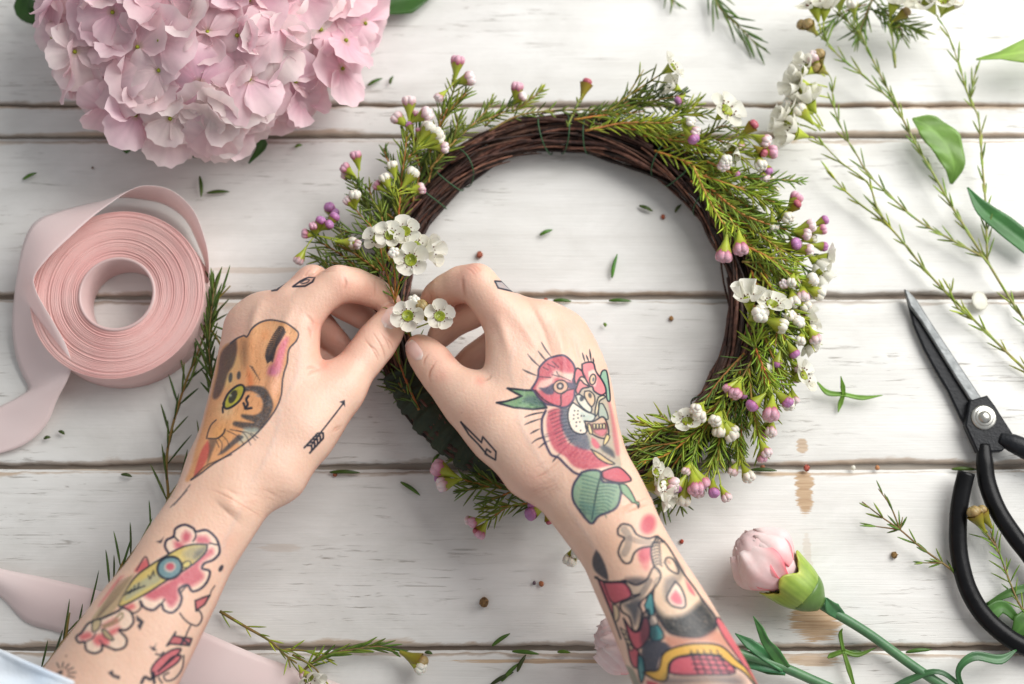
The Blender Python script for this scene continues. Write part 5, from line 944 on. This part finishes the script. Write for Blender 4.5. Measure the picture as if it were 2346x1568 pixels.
pr = [((478,640,.027),(472,650,.001)), ((478,600,.028),(470,610,.001)), ((470,552,.030),(455,565,.003)), ((442,481,.033),(425,505,.005)), ((391,436,.036),(378,470,.007)), ((336,426,.037),(325,458,.008)), ((300,436,.038),(278,454,.009)), ((262,460,.039),(226,463,.011)),
      ((211,498,.040),(140,484,.024)), ((160,544,.041),(82,508,.027)), ((114,588,.041),(55,556,.027)), ((80,632,.039),(40,630,.024)), ((82,664,.037),(31,700,.011)), ((100,700,.034),(29,755,.008)), ((124,740,.031),(36,813,.005)), ((150,788,.028),(52,860,.003)),
      ((164,833,.024),(66,891,.003)), ((157,866,.020),(40,912,.004)), ((132,915,.013),(0,932,.003)), ((105,975,.007),(-40,955,.002)), ((50,1022,.004),(-100,985,.0015)), ((-40,1050,.002),(-190,1010,.001))]
E = catmull([np.concatenate([P(*a), P(*b)]) for a, b in pr], 6); G = []
for i, e in enumerate(E):
    T, B = e[:3], e[3:]; row = []
    for j in range(11):
        s = j/10; p = T*(1-s)+B*s; bow = math.sin(math.pi*s)*.0016*math.sin(i*.12+1); row.append(p + np.array((bow*.6, -bow, bow)))
    G.append(row)
mb = MB(); mb.grid(G, thick=.00022); mb.build('loose_end', M['satin_pale'], roll)

# flat length of ribbon crossing under the left arm
up_ = [(-120,1270,.004), (0,1303,.006), (117,1327,.008), (242,1358,.009), (350,1395,.008), (449,1440,.006), (586,1499,.004), (680,1532,.003), (781,1568,.002), (900,1620,.001)]
lo_ = [(-110,1290,.001), (0,1366,.001), (60,1425,.001), (137,1450,.001), (250,1500,.001), (330,1540,.001), (400,1575,.001), (470,1620,.001), (560,1680,.001), (700,1760,.001)]
E = catmull([np.concatenate([P(*a), P(*b)]) for a, b in zip(up_, lo_)], 5); mb = MB()
mb.grid([[e[:3]*(1-s)+e[3:]*s + np.array((0, 0, .0025*math.sin(math.pi*s)*(1+.6*math.sin(i*.2)))) for s in np.linspace(0, 1, 9)] for i, e in enumerate(E)], thick=.00022)
tag(mb.build('ribbon', M['satin_pale'], None, origin=P(300, 1450, 0)), 'flat length of pale pink satin ribbon under the left arm', 'ribbon')

# ------------------------------------------------------------------ shears
sh = empty('scissors', P(2254, 957, 0), 'open black handled garden scissors with steel blades', 'scissors')
def slab(name, poly, z0, z1, m, bev=.0008, dz=None):
    """flat forging: outline in photo coords raised from z0 to z1 with chamfered rim"""
    mb = MB(); top_ = [P(u, v, z1) for u, v in poly]; c0 = np.mean(top_, 0); n = len(top_); V = []
    A = np.array(top_); inn = []
    for i in range(n):
        e1 = nrm(A[i]-A[i-1]); e2 = nrm(A[(i+1) % n]-A[i]); nn = nrm(np.cross((0, 0, 1), e1)+np.cross((0, 0, 1), e2)); s = 1 if nn @ (c0-A[i]) > 0 else -1; inn.append(A[i] + nn*s*bev)
    V = [p for p in inn] + [p-np.array((0, 0, bev*.7)) for p in A] + [p*np.array((1, 1, 0))+np.array((0, 0, z0)) for p in A]
    f = [tuple(range(n))] + [(k*n+i, k*n+(i+1) % n, (k+1)*n+(i+1) % n, (k+1)*n+i)[::-1] for k in (0, 1) for i in range(n)] + [tuple(2*n+i for i in range(n))[::-1]]
    mb.add(V, f); o = mb.build(name, m, sh, smooth=False); return o
b2 = slab('blade', [(2073,662),(2082,700),(2094,745),(2118,800),(2145,850),(2172,895),(2200,955),(2226,1005),(2236,1030),(2275,1030),(2262,985),(2245,945),(2230,918),(2200,868),(2160,800),(2120,730),(2095,690)], .003, .0052, M['black'])
b1 = slab('blade', [(2073,662),(2083,668),(2103,690),(2140,748),(2180,808),(2220,868),(2258,925),(2250,940),(2222,915),(2190,865),(2150,800),(2110,735),(2084,700)], .0055, .0078, M['steel'])
slab('hub', [(2222,918),(2262,906),(2280,930),(2300,962),(2322,996),(2318,1012),(2296,1034),(2240,1036),(2228,1010),(2212,975)], .0053, .0102, M['black'])
mb = MB(); cz = P(2254, 957, .0104)
for zz, r0, r1, hh in ((.0104, .0072, .0062, .0010), (.0114, .0052, .0046, .0005), (.0117, .0036, .0012, .0018)):
    n = 28; V = []; 
    for q, z in ((r0, zz), (r0*.98, zz+hh*.5), (r1, zz+hh), (0.0002, zz+hh*1.02)):
        V += [(cz[0]+q*math.cos(2*math.pi*k/n), cz[1]+q*math.sin(2*math.pi*k/n), z) for k in range(n)]
    mb.add(V, [(i*n+k, i*n+(k+1) % n, (i+1)*n+(k+1) % n, (i+1)*n+k) for i in range(3) for k in range(n)])
mb.build('rivet', M['nickel'], sh)
def handle(pts, r, m='rubber', flat=.8):
    W = catmull([P(*p) for p in pts], 7); n = len(W); rr = np.interp(np.linspace(0, 1, n), np.linspace(0, 1, len(r)), r)*px(2200, 1200, .008); mb = MB()
    mb.tube(W, list(rr), 16, 0, flat=flat); return mb.build('handle_loop', M[m], sh)
handle([(2254,1020,.008),(2256,1060,.009),(2262,1108,.009),(2286,1170,.010),(2325,1230,.010),(2370,1290,.010),(2405,1370,.009),(2400,1450,.008),(2370,1500,.008)], [16,20,21,21,21,21,21,20,18])
handle([(2214,1083,.012),(2203,1130,.0105),(2196,1180,.009),(2195,1245,.008),(2203,1300,.008),(2220,1355,.008),(2252,1408,.008),(2298,1452,.008),(2350,1483,.008),(2420,1500,.008)], [20,20.5,20.5,20.5,20.5,21,21,21,21,20])
handle([(2290,1005,.009),(2318,1015,.010),(2350,1030,.011),(2420,1070,.011),(2470,1180,.010),(2480,1350,.009),(2420,1500,.008)], [14,22,24,22,21,21,20], 'black')

# ------------------------------------------------------------------ carnations
def carnation(head, tip, calb, stem, nodes, label, big=1.0, hidden=False):
    root = empty('carnation', P(*calb), label, 'carnation', 'pink carnations'); a, b, c = P(*calb), P(*head), P(*tip); ax = nrm(c-a); x, y = perp(ax); Lh = np.linalg.norm(c-a)
    r = random.Random(int(head[0])); 
    for k in range(16):
        inner = k >= 9; a0 = k*2.4 + .6; w_ = r.uniform(.85, 1.25); ring_ = (1.0 - .035*(k % 4)) if not inner else .62 - .05*(k-9)
        mb = MB(); G = []; C = []; NI, NJ = 18, 21; ph = r.uniform(0, 6); top_ = r.uniform(.88, 1.02) if not inner else r.uniform(.93, 1.03)
        for i in range(NI):
            t = i/(NI-1); row = []; cr = []
            for j in range(NJ):
                s = (j/(NJ-1)-.5)*2; prof = (.10 + .90*math.sin(min(1, t*1.25)*math.pi*.5)) * (1 - .80*max(0, t-.5)**2/.25*.75)
                rad = .0185*big*ring_*prof + .00022*math.sin(s*15+ph)*t + .0019*math.sin(s*4.2+ph)*t*t + .0002*(k % 9) + .0016*s*s*s*t
                aa = a0 + s*w_*(.5+.6*t)*.8; L_ = Lh*(.30+.72*(t*top_)*(1-.16*s*s*t)) + .0011*math.sin(9*s+ph)*t**4 + .0004*((j % 2)-.5)*t**8
                row.append(a + ax*L_ + (math.cos(aa)*x+math.sin(aa)*y)*rad); e = abs(s)**7; dp = (1-t)**1.5*.40 + .55*e; cr.append(np.array((1, 1-dp*1.1, 1-dp)))
            G.append(row); C.append(cr)
        mb.grid(G, 0, np.array(C), thick=.00018); mb.build('petal', M['carn'], root)
    mb = MB(); mb.ellip(a + ax*Lh*.68, (.0138*big, .0138*big, Lh*.36), ax, 30, 18, 0, (1, .9, .91), noise=.035); mb.build('inner_petals', M['carn'], root)
    mb = MB(); G = []; C = []; n = 60
    for i in range(17):
        t = i/16; row = []; cr = []
        for j in range(n+1):
            aa = 2*math.pi*j/n; lobe = max(0, .5+.5*math.cos(5*aa))**.8; rad = big*(.0038+.0066*math.sin(min(1, t*1.5+.05)*math.pi*.5)**.75 + .0022*t)*(1+.045*math.cos(5*aa)*t) + (.0009*t**3 if lobe > .5 else -.0004); L_ = Lh*(-.02+(.42+.13*lobe)*t)
            row.append(a + ax*L_ + (math.cos(aa)*x+math.sin(aa)*y)*rad); vn = 1 + .07*math.cos(30*aa); cr.append(np.array((1+.55*t**5, 1+.15*t**3, .8))*vn*(.82+.3*t))
        G.append(row); C.append(cr)
    mb.grid(G, 0, np.array(C), thick=.0006); mb.build('calyx', M['calyx'], root)
    mb = MB(); W = catmull([P(*p) for p in stem], 8); mb.tube(W, [.0027]*len(W), 12, 0); mb.build('stem', M['cstem'], root)
    mb = MB(); G = []
    for i in range(9):
        t = i/8; G.append([a - ax*.003 + ax*(Lh*.22*t) + (math.cos(q)*x+math.sin(q)*y)*(.0034+.0078*math.sin(t*1.5))*(1.02) for q in np.linspace(.4, 3.6, 15)])
    mb.grid(G, 0, (.45, .55, .6), thick=.0007); mb.build('bract', M['calyx'], root)
    for (pts, wd, cc, rl) in nodes: leafblade(pts, wd, root, 'leaf', 'cstem', cc, fold=.25, thick=.0006, nj=7, roll=rl)
    return root
carnation((1760,1285,.022), (1700,1240,.026), (1868,1378,.016), [(1868,1378,.014),(1905,1400,.012),(1990,1452,.009),(2090,1525,.007),(2200,1600,.005),(2330,1700,.004)],
  [([(1925,1410,.011),(1905,1392,.017),(1893,1370,.018)], [11,17,2], (.8, 1, .9), .3), ([(1900,1402,.010),(1895,1385,.010),(1880,1365,.012)], [9,12,2], (1.2, 1.5, .8), -.4),
   ([(2215,1600,.006),(2195,1540,.012),(2230,1505,.014),(2290,1512,.012),(2328,1490,.010)], [5,6,10,11,2], (.5, .7, .5), .2), ([(2210,1580,.006),(2150,1540,.010),(2080,1560,.006),(2000,1600,.004)], [5,6,8,3], (.5, .65, .5), -.3)],
  'pink carnation bud with green calyx lying on the bare patch of board', 1.12)
carnation((1410,1470,.024), (1372,1462,.026), (1560,1488,.018), [(1560,1488,.016),(1680,1495,.015),(1790,1528,.011),(1870,1562,.008),(1980,1610,.005),(2100,1660,.004)],
  [([(1800,1530,.012),(1775,1495,.016),(1755,1470,.022),(1742,1440,.024),(1726,1412,.024)], [12,14,10,8,1], (.9, 1.2, .7), .5), ([(1795,1530,.012),(1750,1500,.014),(1715,1475,.016),(1684,1452,.014)], [12,14,12,1], (.6, 1, .8), -.2),
   ([(1800,1535,.011),(1750,1522,.012),(1700,1515,.010),(1660,1500,.008)], [10,16,12,3], (.7, 1.1, 1.1), .1), ([(1800,1540,.011),(1760,1535,.009),(1705,1525,.006)], [8,10,2], (.9, 1.1, .8), 0)],
  'second pink carnation reaching out from under the right arm')

# ------------------------------------------------------------------ loose branches
def loose(pts, label, ends=(), side=(), **k):
    g = k.pop('group', 'loose cut sprigs scattered on the boards'); return sprig('waxflower_branch', pts, None, label=label, cat='branch', group=g, ends=ends, side=side, **k)
PALE = (1.3, 1.3, 1.1); pg = dict(nl=.0105, sp=.0078, sr=.0009, nw=.00058, ang=.36, stemc=(1.1, 1.8, 1.3))
loose([(2420,905,.004),(2346,845,.005),(2234,736,.007),(2133,634,.008),(2043,526,.010),(1972,469,.010),(1933,434,.012),(1900,396,.014)], 'long thin branch with white flower tip running beside the scissors',
  side=[([(2043,526,.010),(2011,480,.012),(1988,420,.014),(1930,375,.016),(1890,336,.02),(1865,318,.022)],), ([(2234,736,.007),(2190,700,.009),(2175,650,.010)],), ([(1905,400,.014),(1890,385,.016)],)],
  ends=[(1822,306,.026,'f4',1.7,(1865,318,.022)), (1812,250,.028,'f0',1.5,(1890,300,.02)), (1835,232,.028,'white',1.6,(1880,290,.02)), (1856,235,.028,'f3',1.5,(1885,290,.02)), (1802,275,.024,'f4',1.5,(1870,300,.02)), (1840,262,.03,'white',1.5,(1880,300,.02))], leafc=LIGHT, **pg)
loose([(2440,850,.004),(2346,732,.006),(2304,669,.008),(2265,605,.010),(2254,590,.010),(2183,477,.012),(2129,383,.013),(2094,324,.014),(2051,238,.016),(2015,168,.018),(1984,105,.02),(1957,31,.022),(1940,-40,.024)], 'big forked branch spreading up the right side past the broad leaf',
  side=[([(2254,590,.010),(2160,539,.010),(2101,504,.011),(2039,449,.012),(1988,398,.013),(1965,359,.014),(1933,305,.015),(1910,242,.018),(1905,185,.022),(1890,160,.024)],), ([(2262,595,.010),(2258,469,.012),(2250,371,.013),(2242,273,.014),(2222,230,.015),(2199,156,.018),(2172,78,.022),(2150,45,.024)],),
        ([(2051,238,.016),(1976,172,.018),(1918,125,.022),(1880,75,.026)],), ([(2051,156,.016),(2045,90,.02),(2036,50,.024)],), ([(2222,230,.015),(2238,150,.018)],), ([(1975,90,.02),(1920,20,.024),(1890,-30,.026)],), ([(2039,66,.02),(2080,60,.02),(2120,78,.018)],)],
  ends=[(1878,150,.028,'brown',1.4,(1890,165,.024)), (1848,160,.03,'f4',1.4,(1890,175,.024)), (1862,142,.03,'pale',1.2,(1890,165,.024)), (1830,190,.03,'f3',1.4,(1895,200,.022)), (1832,215,.028,'f0',1.5,(1900,225,.02)), (1868,18,.034,'f0',1.7,(1880,75,.026)), (1890,22,.034,'f3',1.4,(1885,70,.026)), (1845,70,.03,'brown',1.4,(1875,78,.026)), (1840,55,.03,'brown',1.3,(1875,78,.026)),
        (2128,8,.034,'f4',1.8,(2150,45,.024)), (2160,4,.034,'f0',1.7,(2155,40,.024)), (2182,6,.034,'white',1.5,(2155,40,.024)), (2048,10,.032,'f3',1.5,(2036,50,.024)), (1960,10,.034,'white',1.4,(1955,50,.022)), (2065,30,.03,'brown',1.1,(2036,60,.024)), (1930,0,.034,'white',1.3,(1920,30,.024)), (1873,128,.03,'brown',1.2,(1890,160,.024))], leafc=(1.2, 1.3, .9), **pg)
for base, lc in (([(1890,165,.024),(1870,120,.024)], LIGHT),):
    pass
loose([(2010,-30,.02),(1985,30,.02),(1965,85,.018)], 'short leafy twig standing at the top edge among white flowers', side=[([(1990,20,.02),(2040,40,.02),(2100,70,.016)],), ([(1985,10,.02),(1930,30,.02),(1890,70,.02)],), ([(2000,0,.02),(2060,60,.02),(2070,90,.016)],)], nl=.014, sp=.0025, leafc=(.8, 1, .8), nw=.0006)
loose([(1620,-40,.008),(1650,20,.008),(1700,68,.008),(1734,105,.007)], 'dark rosemary like sprig at the top edge with splayed needles', nl=.020, sp=.0042, leafc=(.45, .65, .6), nw=.0007, ang=.62, stemc=(.9, 1.3, .8), ends=())
loose([(1500,-60,.006),(1530,-20,.006),(1545,12,.005)], 'needle tip just entering the frame above the wreath', nl=.014, sp=.004, leafc=(.6, .8, .7), nw=.0006)
# dark branch under the left arm
DK = (.42, .55, .48)
loose([(60,1560,.010),(105,1526,.012),(145,1471,.013),(219,1389,.014),(281,1300,.015),(340,1221,.014),(371,1175,.012),(385,1140,.010),(381,1073,.008),(387,1012,.008),(406,938,.008),(430,864,.010),(453,809,.012),(480,727,.014),(488,650,.016)], 'long dark green branch passing beneath the left arm to the ribbon roll',
  side=[([(385,1140,.010),(430,1089,.010),(470,1030,.010),(505,960,.010)],), ([(150,1465,.013),(155,1430,.015),(160,1404,.016)], .2), ([(260,1335,.015),(290,1270,.017)],), ([(465,780,.014),(490,700,.018),(528,655,.02)],), ([(472,740,.014),(505,790,.012),(520,840,.010)],), ([(470,760,.014),(482,690,.018)],), ([(460,800,.012),(480,860,.010)],)],
  nl=.019, sp=.0095, nw=.00065, ang=.72, sr=.0011, leafc=DK, stemc=(.9, .9, .5), rnd=.25, group='loose cut sprigs scattered on the boards')
loose([(500,930,.010),(482,850,.014),(478,780,.018),(486,700,.022),(492,645,.024)], 'dense dark needle tuft leaning against the ribbon roll', nl=.016, sp=.0030, nw=.0007, ang=.5, leafc=DK)
loose([(504,1401,.004),(560,1435,.006),(617,1468,.007),(656,1503,.009),(680,1520,.010)], 'cut sprig with a green bud tip near the flat ribbon', side=[([(640,1490,.008),(700,1492,.008),(760,1515,.006)],), ([(660,1505,.009),(665,1530,.010)],), ([(670,1500,.009),(720,1530,.008),(740,1560,.004)],)],
  ends=[(706,1552,.014,'f4',1.2,(690,1530,.010)), (692,1545,.012,'pale',.9,(685,1525,.010))], nl=.009, sp=.007, leafc=LIGHT, ang=.5, sr=.0009, stemc=(.8, .9, .5))
loose([(690,1540,.005),(742,1503,.008),(810,1488,.010),(870,1482,.010),(905,1492,.010)], 'fresh green needle sprig ending in two round tan buds', ends=[(950,1512,.014,'brown',1.5,(915,1492,.010)), (960,1530,.012,'white',1.3,(915,1492,.010))], nl=.012, sp=.0032, leafc=(1.1, 1.3, .8), ang=.42, nw=.0006)
loose([(2190,1320,.006),(2176,1303,.007),(2110,1255,.009),(2062,1214,.011),(2020,1185,.012),(1975,1150,.012)], 'thin forked twig lying left of the black handle', side=[([(2062,1214,.011),(2040,1160,.012),(2012,1120,.012)],), ([(2062,1214,.011),(2068,1185,.012)],), ([(2062,1214,.011),(1995,1205,.008)],), ([(2160,1290,.008),(2110,1290,.006)],)], nl=.0085, sp=.010, leafc=(.8, 1, .8), ang=.45, nw=.0006, stemc=(.8, .8, .6))
loose([(2400,1450,.006),(2346,1400,.007),(2320,1350,.008),(2290,1270,.010),(2268,1215,.012)], 'light green budding sprig lying inside the handle loop', ends=[(2232,1193,.016,'brown',1.45,(2262,1220,.012)), (2262,1178,.017,'brown',1.45,(2270,1210,.012))], side=[([(2280,1250,.011),(2255,1215,.012)],)], nl=.010, sp=.0036, leafc=(1.3, 1.6, .9), ang=.8)
def lf(pts, wd, label, c=(1, 1, 1), m='bigleaf', group=None, cat='leaf', **k):
    o = leafblade(pts, wd, None, 'leaf', m, c, **k); tag(o, label, cat, group); return o
lf([(2179,422,.006),(2185,380,.012),(2165,330,.015),(2125,290,.014),(2090,272,.012)], [3,26,40,32,2], 'broad oval green leaf lying across the forked branch', (.75, .85, .75), wave=.12, nj=13)
lf([(2216,430,.016),(2250,480,.014),(2300,520,.010),(2370,575,.008)], [2,20,26,26], 'dark blue green blade leaf at the right edge', (.22, .48, .55), nj=9, fold=.3)
lf([(2236,137,.020),(2290,128,.022),(2360,118,.024),(2460,100,.024)], [2,10,34,44], 'bright lime leaf tip poking in from the right edge', (1.15, 1.15, .7), nj=11)
lf([(2346,1440,.004),(2300,1392,.006),(2270,1405,.006),(2255,1420,.004)], [4,14,18,3], 'small dark leaf inside the scissors handle loop', (.3, .5, .4))
lf([(2370,1380,.006),(2345,1430,.008),(2315,1465,.006)], [4,26,3], 'dark oval leaf half hidden beyond the handle loop', (.28, .45, .35))
lf([(2260,1385,.005),(2310,1360,.007),(2360,1345,.006)], [3,9,10], 'narrow dark stalk leaf beside the handle loop', (.3, .45, .4))
# star shaped clippings
def star(name, c, arms, label, colr):
    root = empty(name, P(*c), label, 'clipping', 'star shaped leaf clippings')
    for a in arms: leafblade([c] + list(a[0]), a[1], root, 'leaf', 'bigleaf', colr, fold=.3, thick=.0005, nj=5)
star('leaf_clipping', (1932,904,.006), [([(1895,900,.006),(1872,876,.010)], [5,7,2]), ([(1930,885,.009),(1926,862,.014)], [5,6,1]), ([(1975,912,.005),(2022,906,.006)], [5,6,1]), ([(1925,925,.003),(1920,945,.002)], [5,6,1])], 'lime green four armed leaf clipping left of the open blade', (.85, 1.0, .6))
star('leaf_clipping', (1932,1492,.007), [([(1925,1455,.008),(1930,1440,.010)], [4,5,1]), ([(1905,1502,.006),(1896,1508,.006)], [5,6,2]), ([(1965,1500,.005),(2008,1484,.006)], [5,6,1]), ([(1945,1535,.006),(1962,1590,.004)], [4,6,2])], 'olive cross shaped clipping between the two carnation stems', (.55, .65, .4))
# small scattered clippings
SC = 'tiny needle clippings scattered over the boards'
for k, (u, v, l, a, c, lab) in enumerate([
    (68,404,36,-.45,(.45,.7,.4),'green needle clipping left above the ribbon roll'), (459,428,48,1.5,(.35,.45,.3),'upright dark needle clipping below the hydrangea'), (500,441,52,-.05,(.35,.45,.3),'level dark needle clipping just below the hydrangea'),
    (859,188,38,-.45,(.4,.6,.4),'needle clipping right of the hydrangea'), (897,184,20,-1.2,(.4,.5,.4),'short faint clipping right of the hydrangea'), (1251,533,32,-.4,(.5,.9,.5),'pale needle clipping high inside the wreath'), (1408,610,56,-1.35,(.4,.9,.5),'slender upright clipping inside the wreath'),
    (1480,478,34,.4,(.35,.45,.3),'curved grey clipping inside the wreath at upper right'), (1554,478,24,-.9,(.3,.35,.3),'dark short clipping inside the wreath by the twigs'), (1288,690,42,.05,(.35,.6,.35),'clipping in the board joint beside the right hand'), (1421,690,52,.03,(.35,.6,.35),'longer clipping in the board joint inside the wreath'),
    (940,1120,54,.6,(.4,.6,.35),'needle clipping between the arms above the bottom flowers'), (1148,1466,50,-.6,(.4,.6,.3),'angled clipping above the bottom joint'), (1204,1496,62,.1,(.35,.6,.2),'thick clipping lying in the bottom joint'), (1292,1495,30,.05,(.6,.8,.3),'short bright clipping in the bottom joint'), (982,1497,18,.2,(.3,.4,.3),'tiny wedge clipping beside the tan buds'),
    (1960,1496,46,.03,(.35,.55,.3),'clipping in the bottom joint left of the carnation stem'), (2105,1492,60,-.1,(.35,.6,.3),'clipping in the bottom joint right of the carnation stem'), (1750,1078,60,.03,(.25,.35,.2),'dark clipping in the joint under the wreath'), (2210,1076,60,.02,(.4,.5,.25),'clipping in the joint left of the handle'),
    (108,1004,16,-.2,(.3,.35,.25),'crumb of leaf by the ribbon tail'), (141,992,16,.5,(.3,.35,.25),'second crumb of leaf by the ribbon tail'), (684,335,18,-.3,(.7,.9,.4),'tiny green chip below the hydrangea'), (1385,745,10,1.2,(.9,1.1,.5),'minute lime chip beside the right knuckles'), (290,1090,26,.2,(.3,.35,.25),'dark crumb in the joint under the roll'),
    (1000,1050,30,-.9,(.5,.7,.4),'short clipping beside the taped wreath'), (790,1083,70,.02,(.3,.4,.2),'long dark clipping in the joint between the arms'), (1120,1585,50,-.7,(.35,.5,.3),'clipping at the bottom edge'),
    (1195,1520,44,-1.1,(.25,.25,.18),'dry dark splinter at the bottom centre'), (1170,1540,60,-.8,(.4,.6,.3),'green needle crossing dry scraps at the bottom'), (1150,1555,60,-.5,(.2,.22,.15),'dark dry needle at the bottom centre')]):
    z = .0022 if not (1068 < v < 1082 or 1488 < v < 1499 or 680 < v < 692) else .0015
    L2 = l/2; ca_, sa_ = math.cos(a), math.sin(a); p = [(u-L2*ca_, v-L2*sa_, z), (u+2*sa_, v-2*ca_, z+.0012), (u+L2*ca_, v+L2*sa_, z)]
    mb = MB(); W = catmull([P(*q) for q in p], 4); wd = .00105 if l > 30 else .0009; mb.tube(W, [wd*.4, wd*.8, wd, wd*1.1, wd*1.1, wd, wd*.9, wd*.6, wd*.2], 6, 0, np.array(c)*1.1, flat=.5)
    tag(mb.build('needle_clipping', M['leaf'], None), lab, 'clipping', SC)
for k, (u, v, r, c, lab) in enumerate([
    (1099,584,11,(2.0,.7,.9),'fallen pink bud above the right forefinger'), (1519,497,8,(1.8,.5,.5),'small red fallen bud near the inner twigs'), (1538,730,8,(1.6,1.2,.7),'tan fallen bud scale inside the wreath'), (1848,1073,11,(2.2,.5,.8),'crimson fallen bud in the joint left of the scissors'),
    (1747,1072,9,(1.2,.5,.4),'dull red fallen bud in the joint under the wreath'), (1562,1241,7,(2.2,.3,.4),'red petal crumb left of the carnation'), (1955,1072,8,(2.6,2.6,2.4),'white petal crumb in the joint'), (2010,1072,8,(2.4,1.5,1.2),'peach petal crumb in the joint near the handle'), (1240,1338,9,(2.0,.9,.7),'orange and red crumb on the lower board'),
    (1224,1336,6,(.5,.5,1.8),'blue crumb beside the orange one'), (1109,1380,16,(.9,.7,.4),'round dry seed head on the lower board'), (2049,1272,11,(1.1,.9,.4),'fallen tan bud with green tail under the twig'), (768,1087,8,(1.6,.5,.4),'red crumb in the joint beside the left wrist'), (1250,688,7,(1.8,.4,.5),'red crumb in the joint by the right hand'),
    (2245,690,24,(2.6,2.6,2.4),'loose white petal under the branches by the blade tip'), (2320,1494,8,(1.0,.5,.3),'brown crumb in the bottom joint'), (212,385,4,(.4,.3,.2),'dark speck under the hydrangea'), (2365,1494,8,(1.6,1.1,.8),'pale crumb in the bottom joint')]):
    mb = MB(); s = r*px(u, v, 0)*(.78 if r < 20 else 1); c = tuple(.25 + .65*q for q in c) if r < 20 and c[0] < 2.5 else c; c_ = P(u, v, max(.001, s*.7) if r < 20 else .004); mb.ellip(c_, (s, s*(.85 if r < 20 else .8), s*(.75 if r < 20 else .12)), (.2, .1, 1), 10, 7, 0, (1, 1, 1) if c[0] > 2.5 else c, noise=.10)
    if r in (16, 11):
        for q in range(5): mb.tube([c_, c_+np.array((math.cos(q*1.3)*s*.8, math.sin(q*1.3)*s*.8, s*.9))], [s*.3, s*.1], 5, 0, np.array(c)*.7)
    tag(mb.build('fallen_petal' if r > 20 else 'fallen_bud', M['petal' if c[0] > 2.5 else 'debris'], None), lab, 'petal' if r > 20 else 'bud', 'fallen buds and crumbs on the boards')
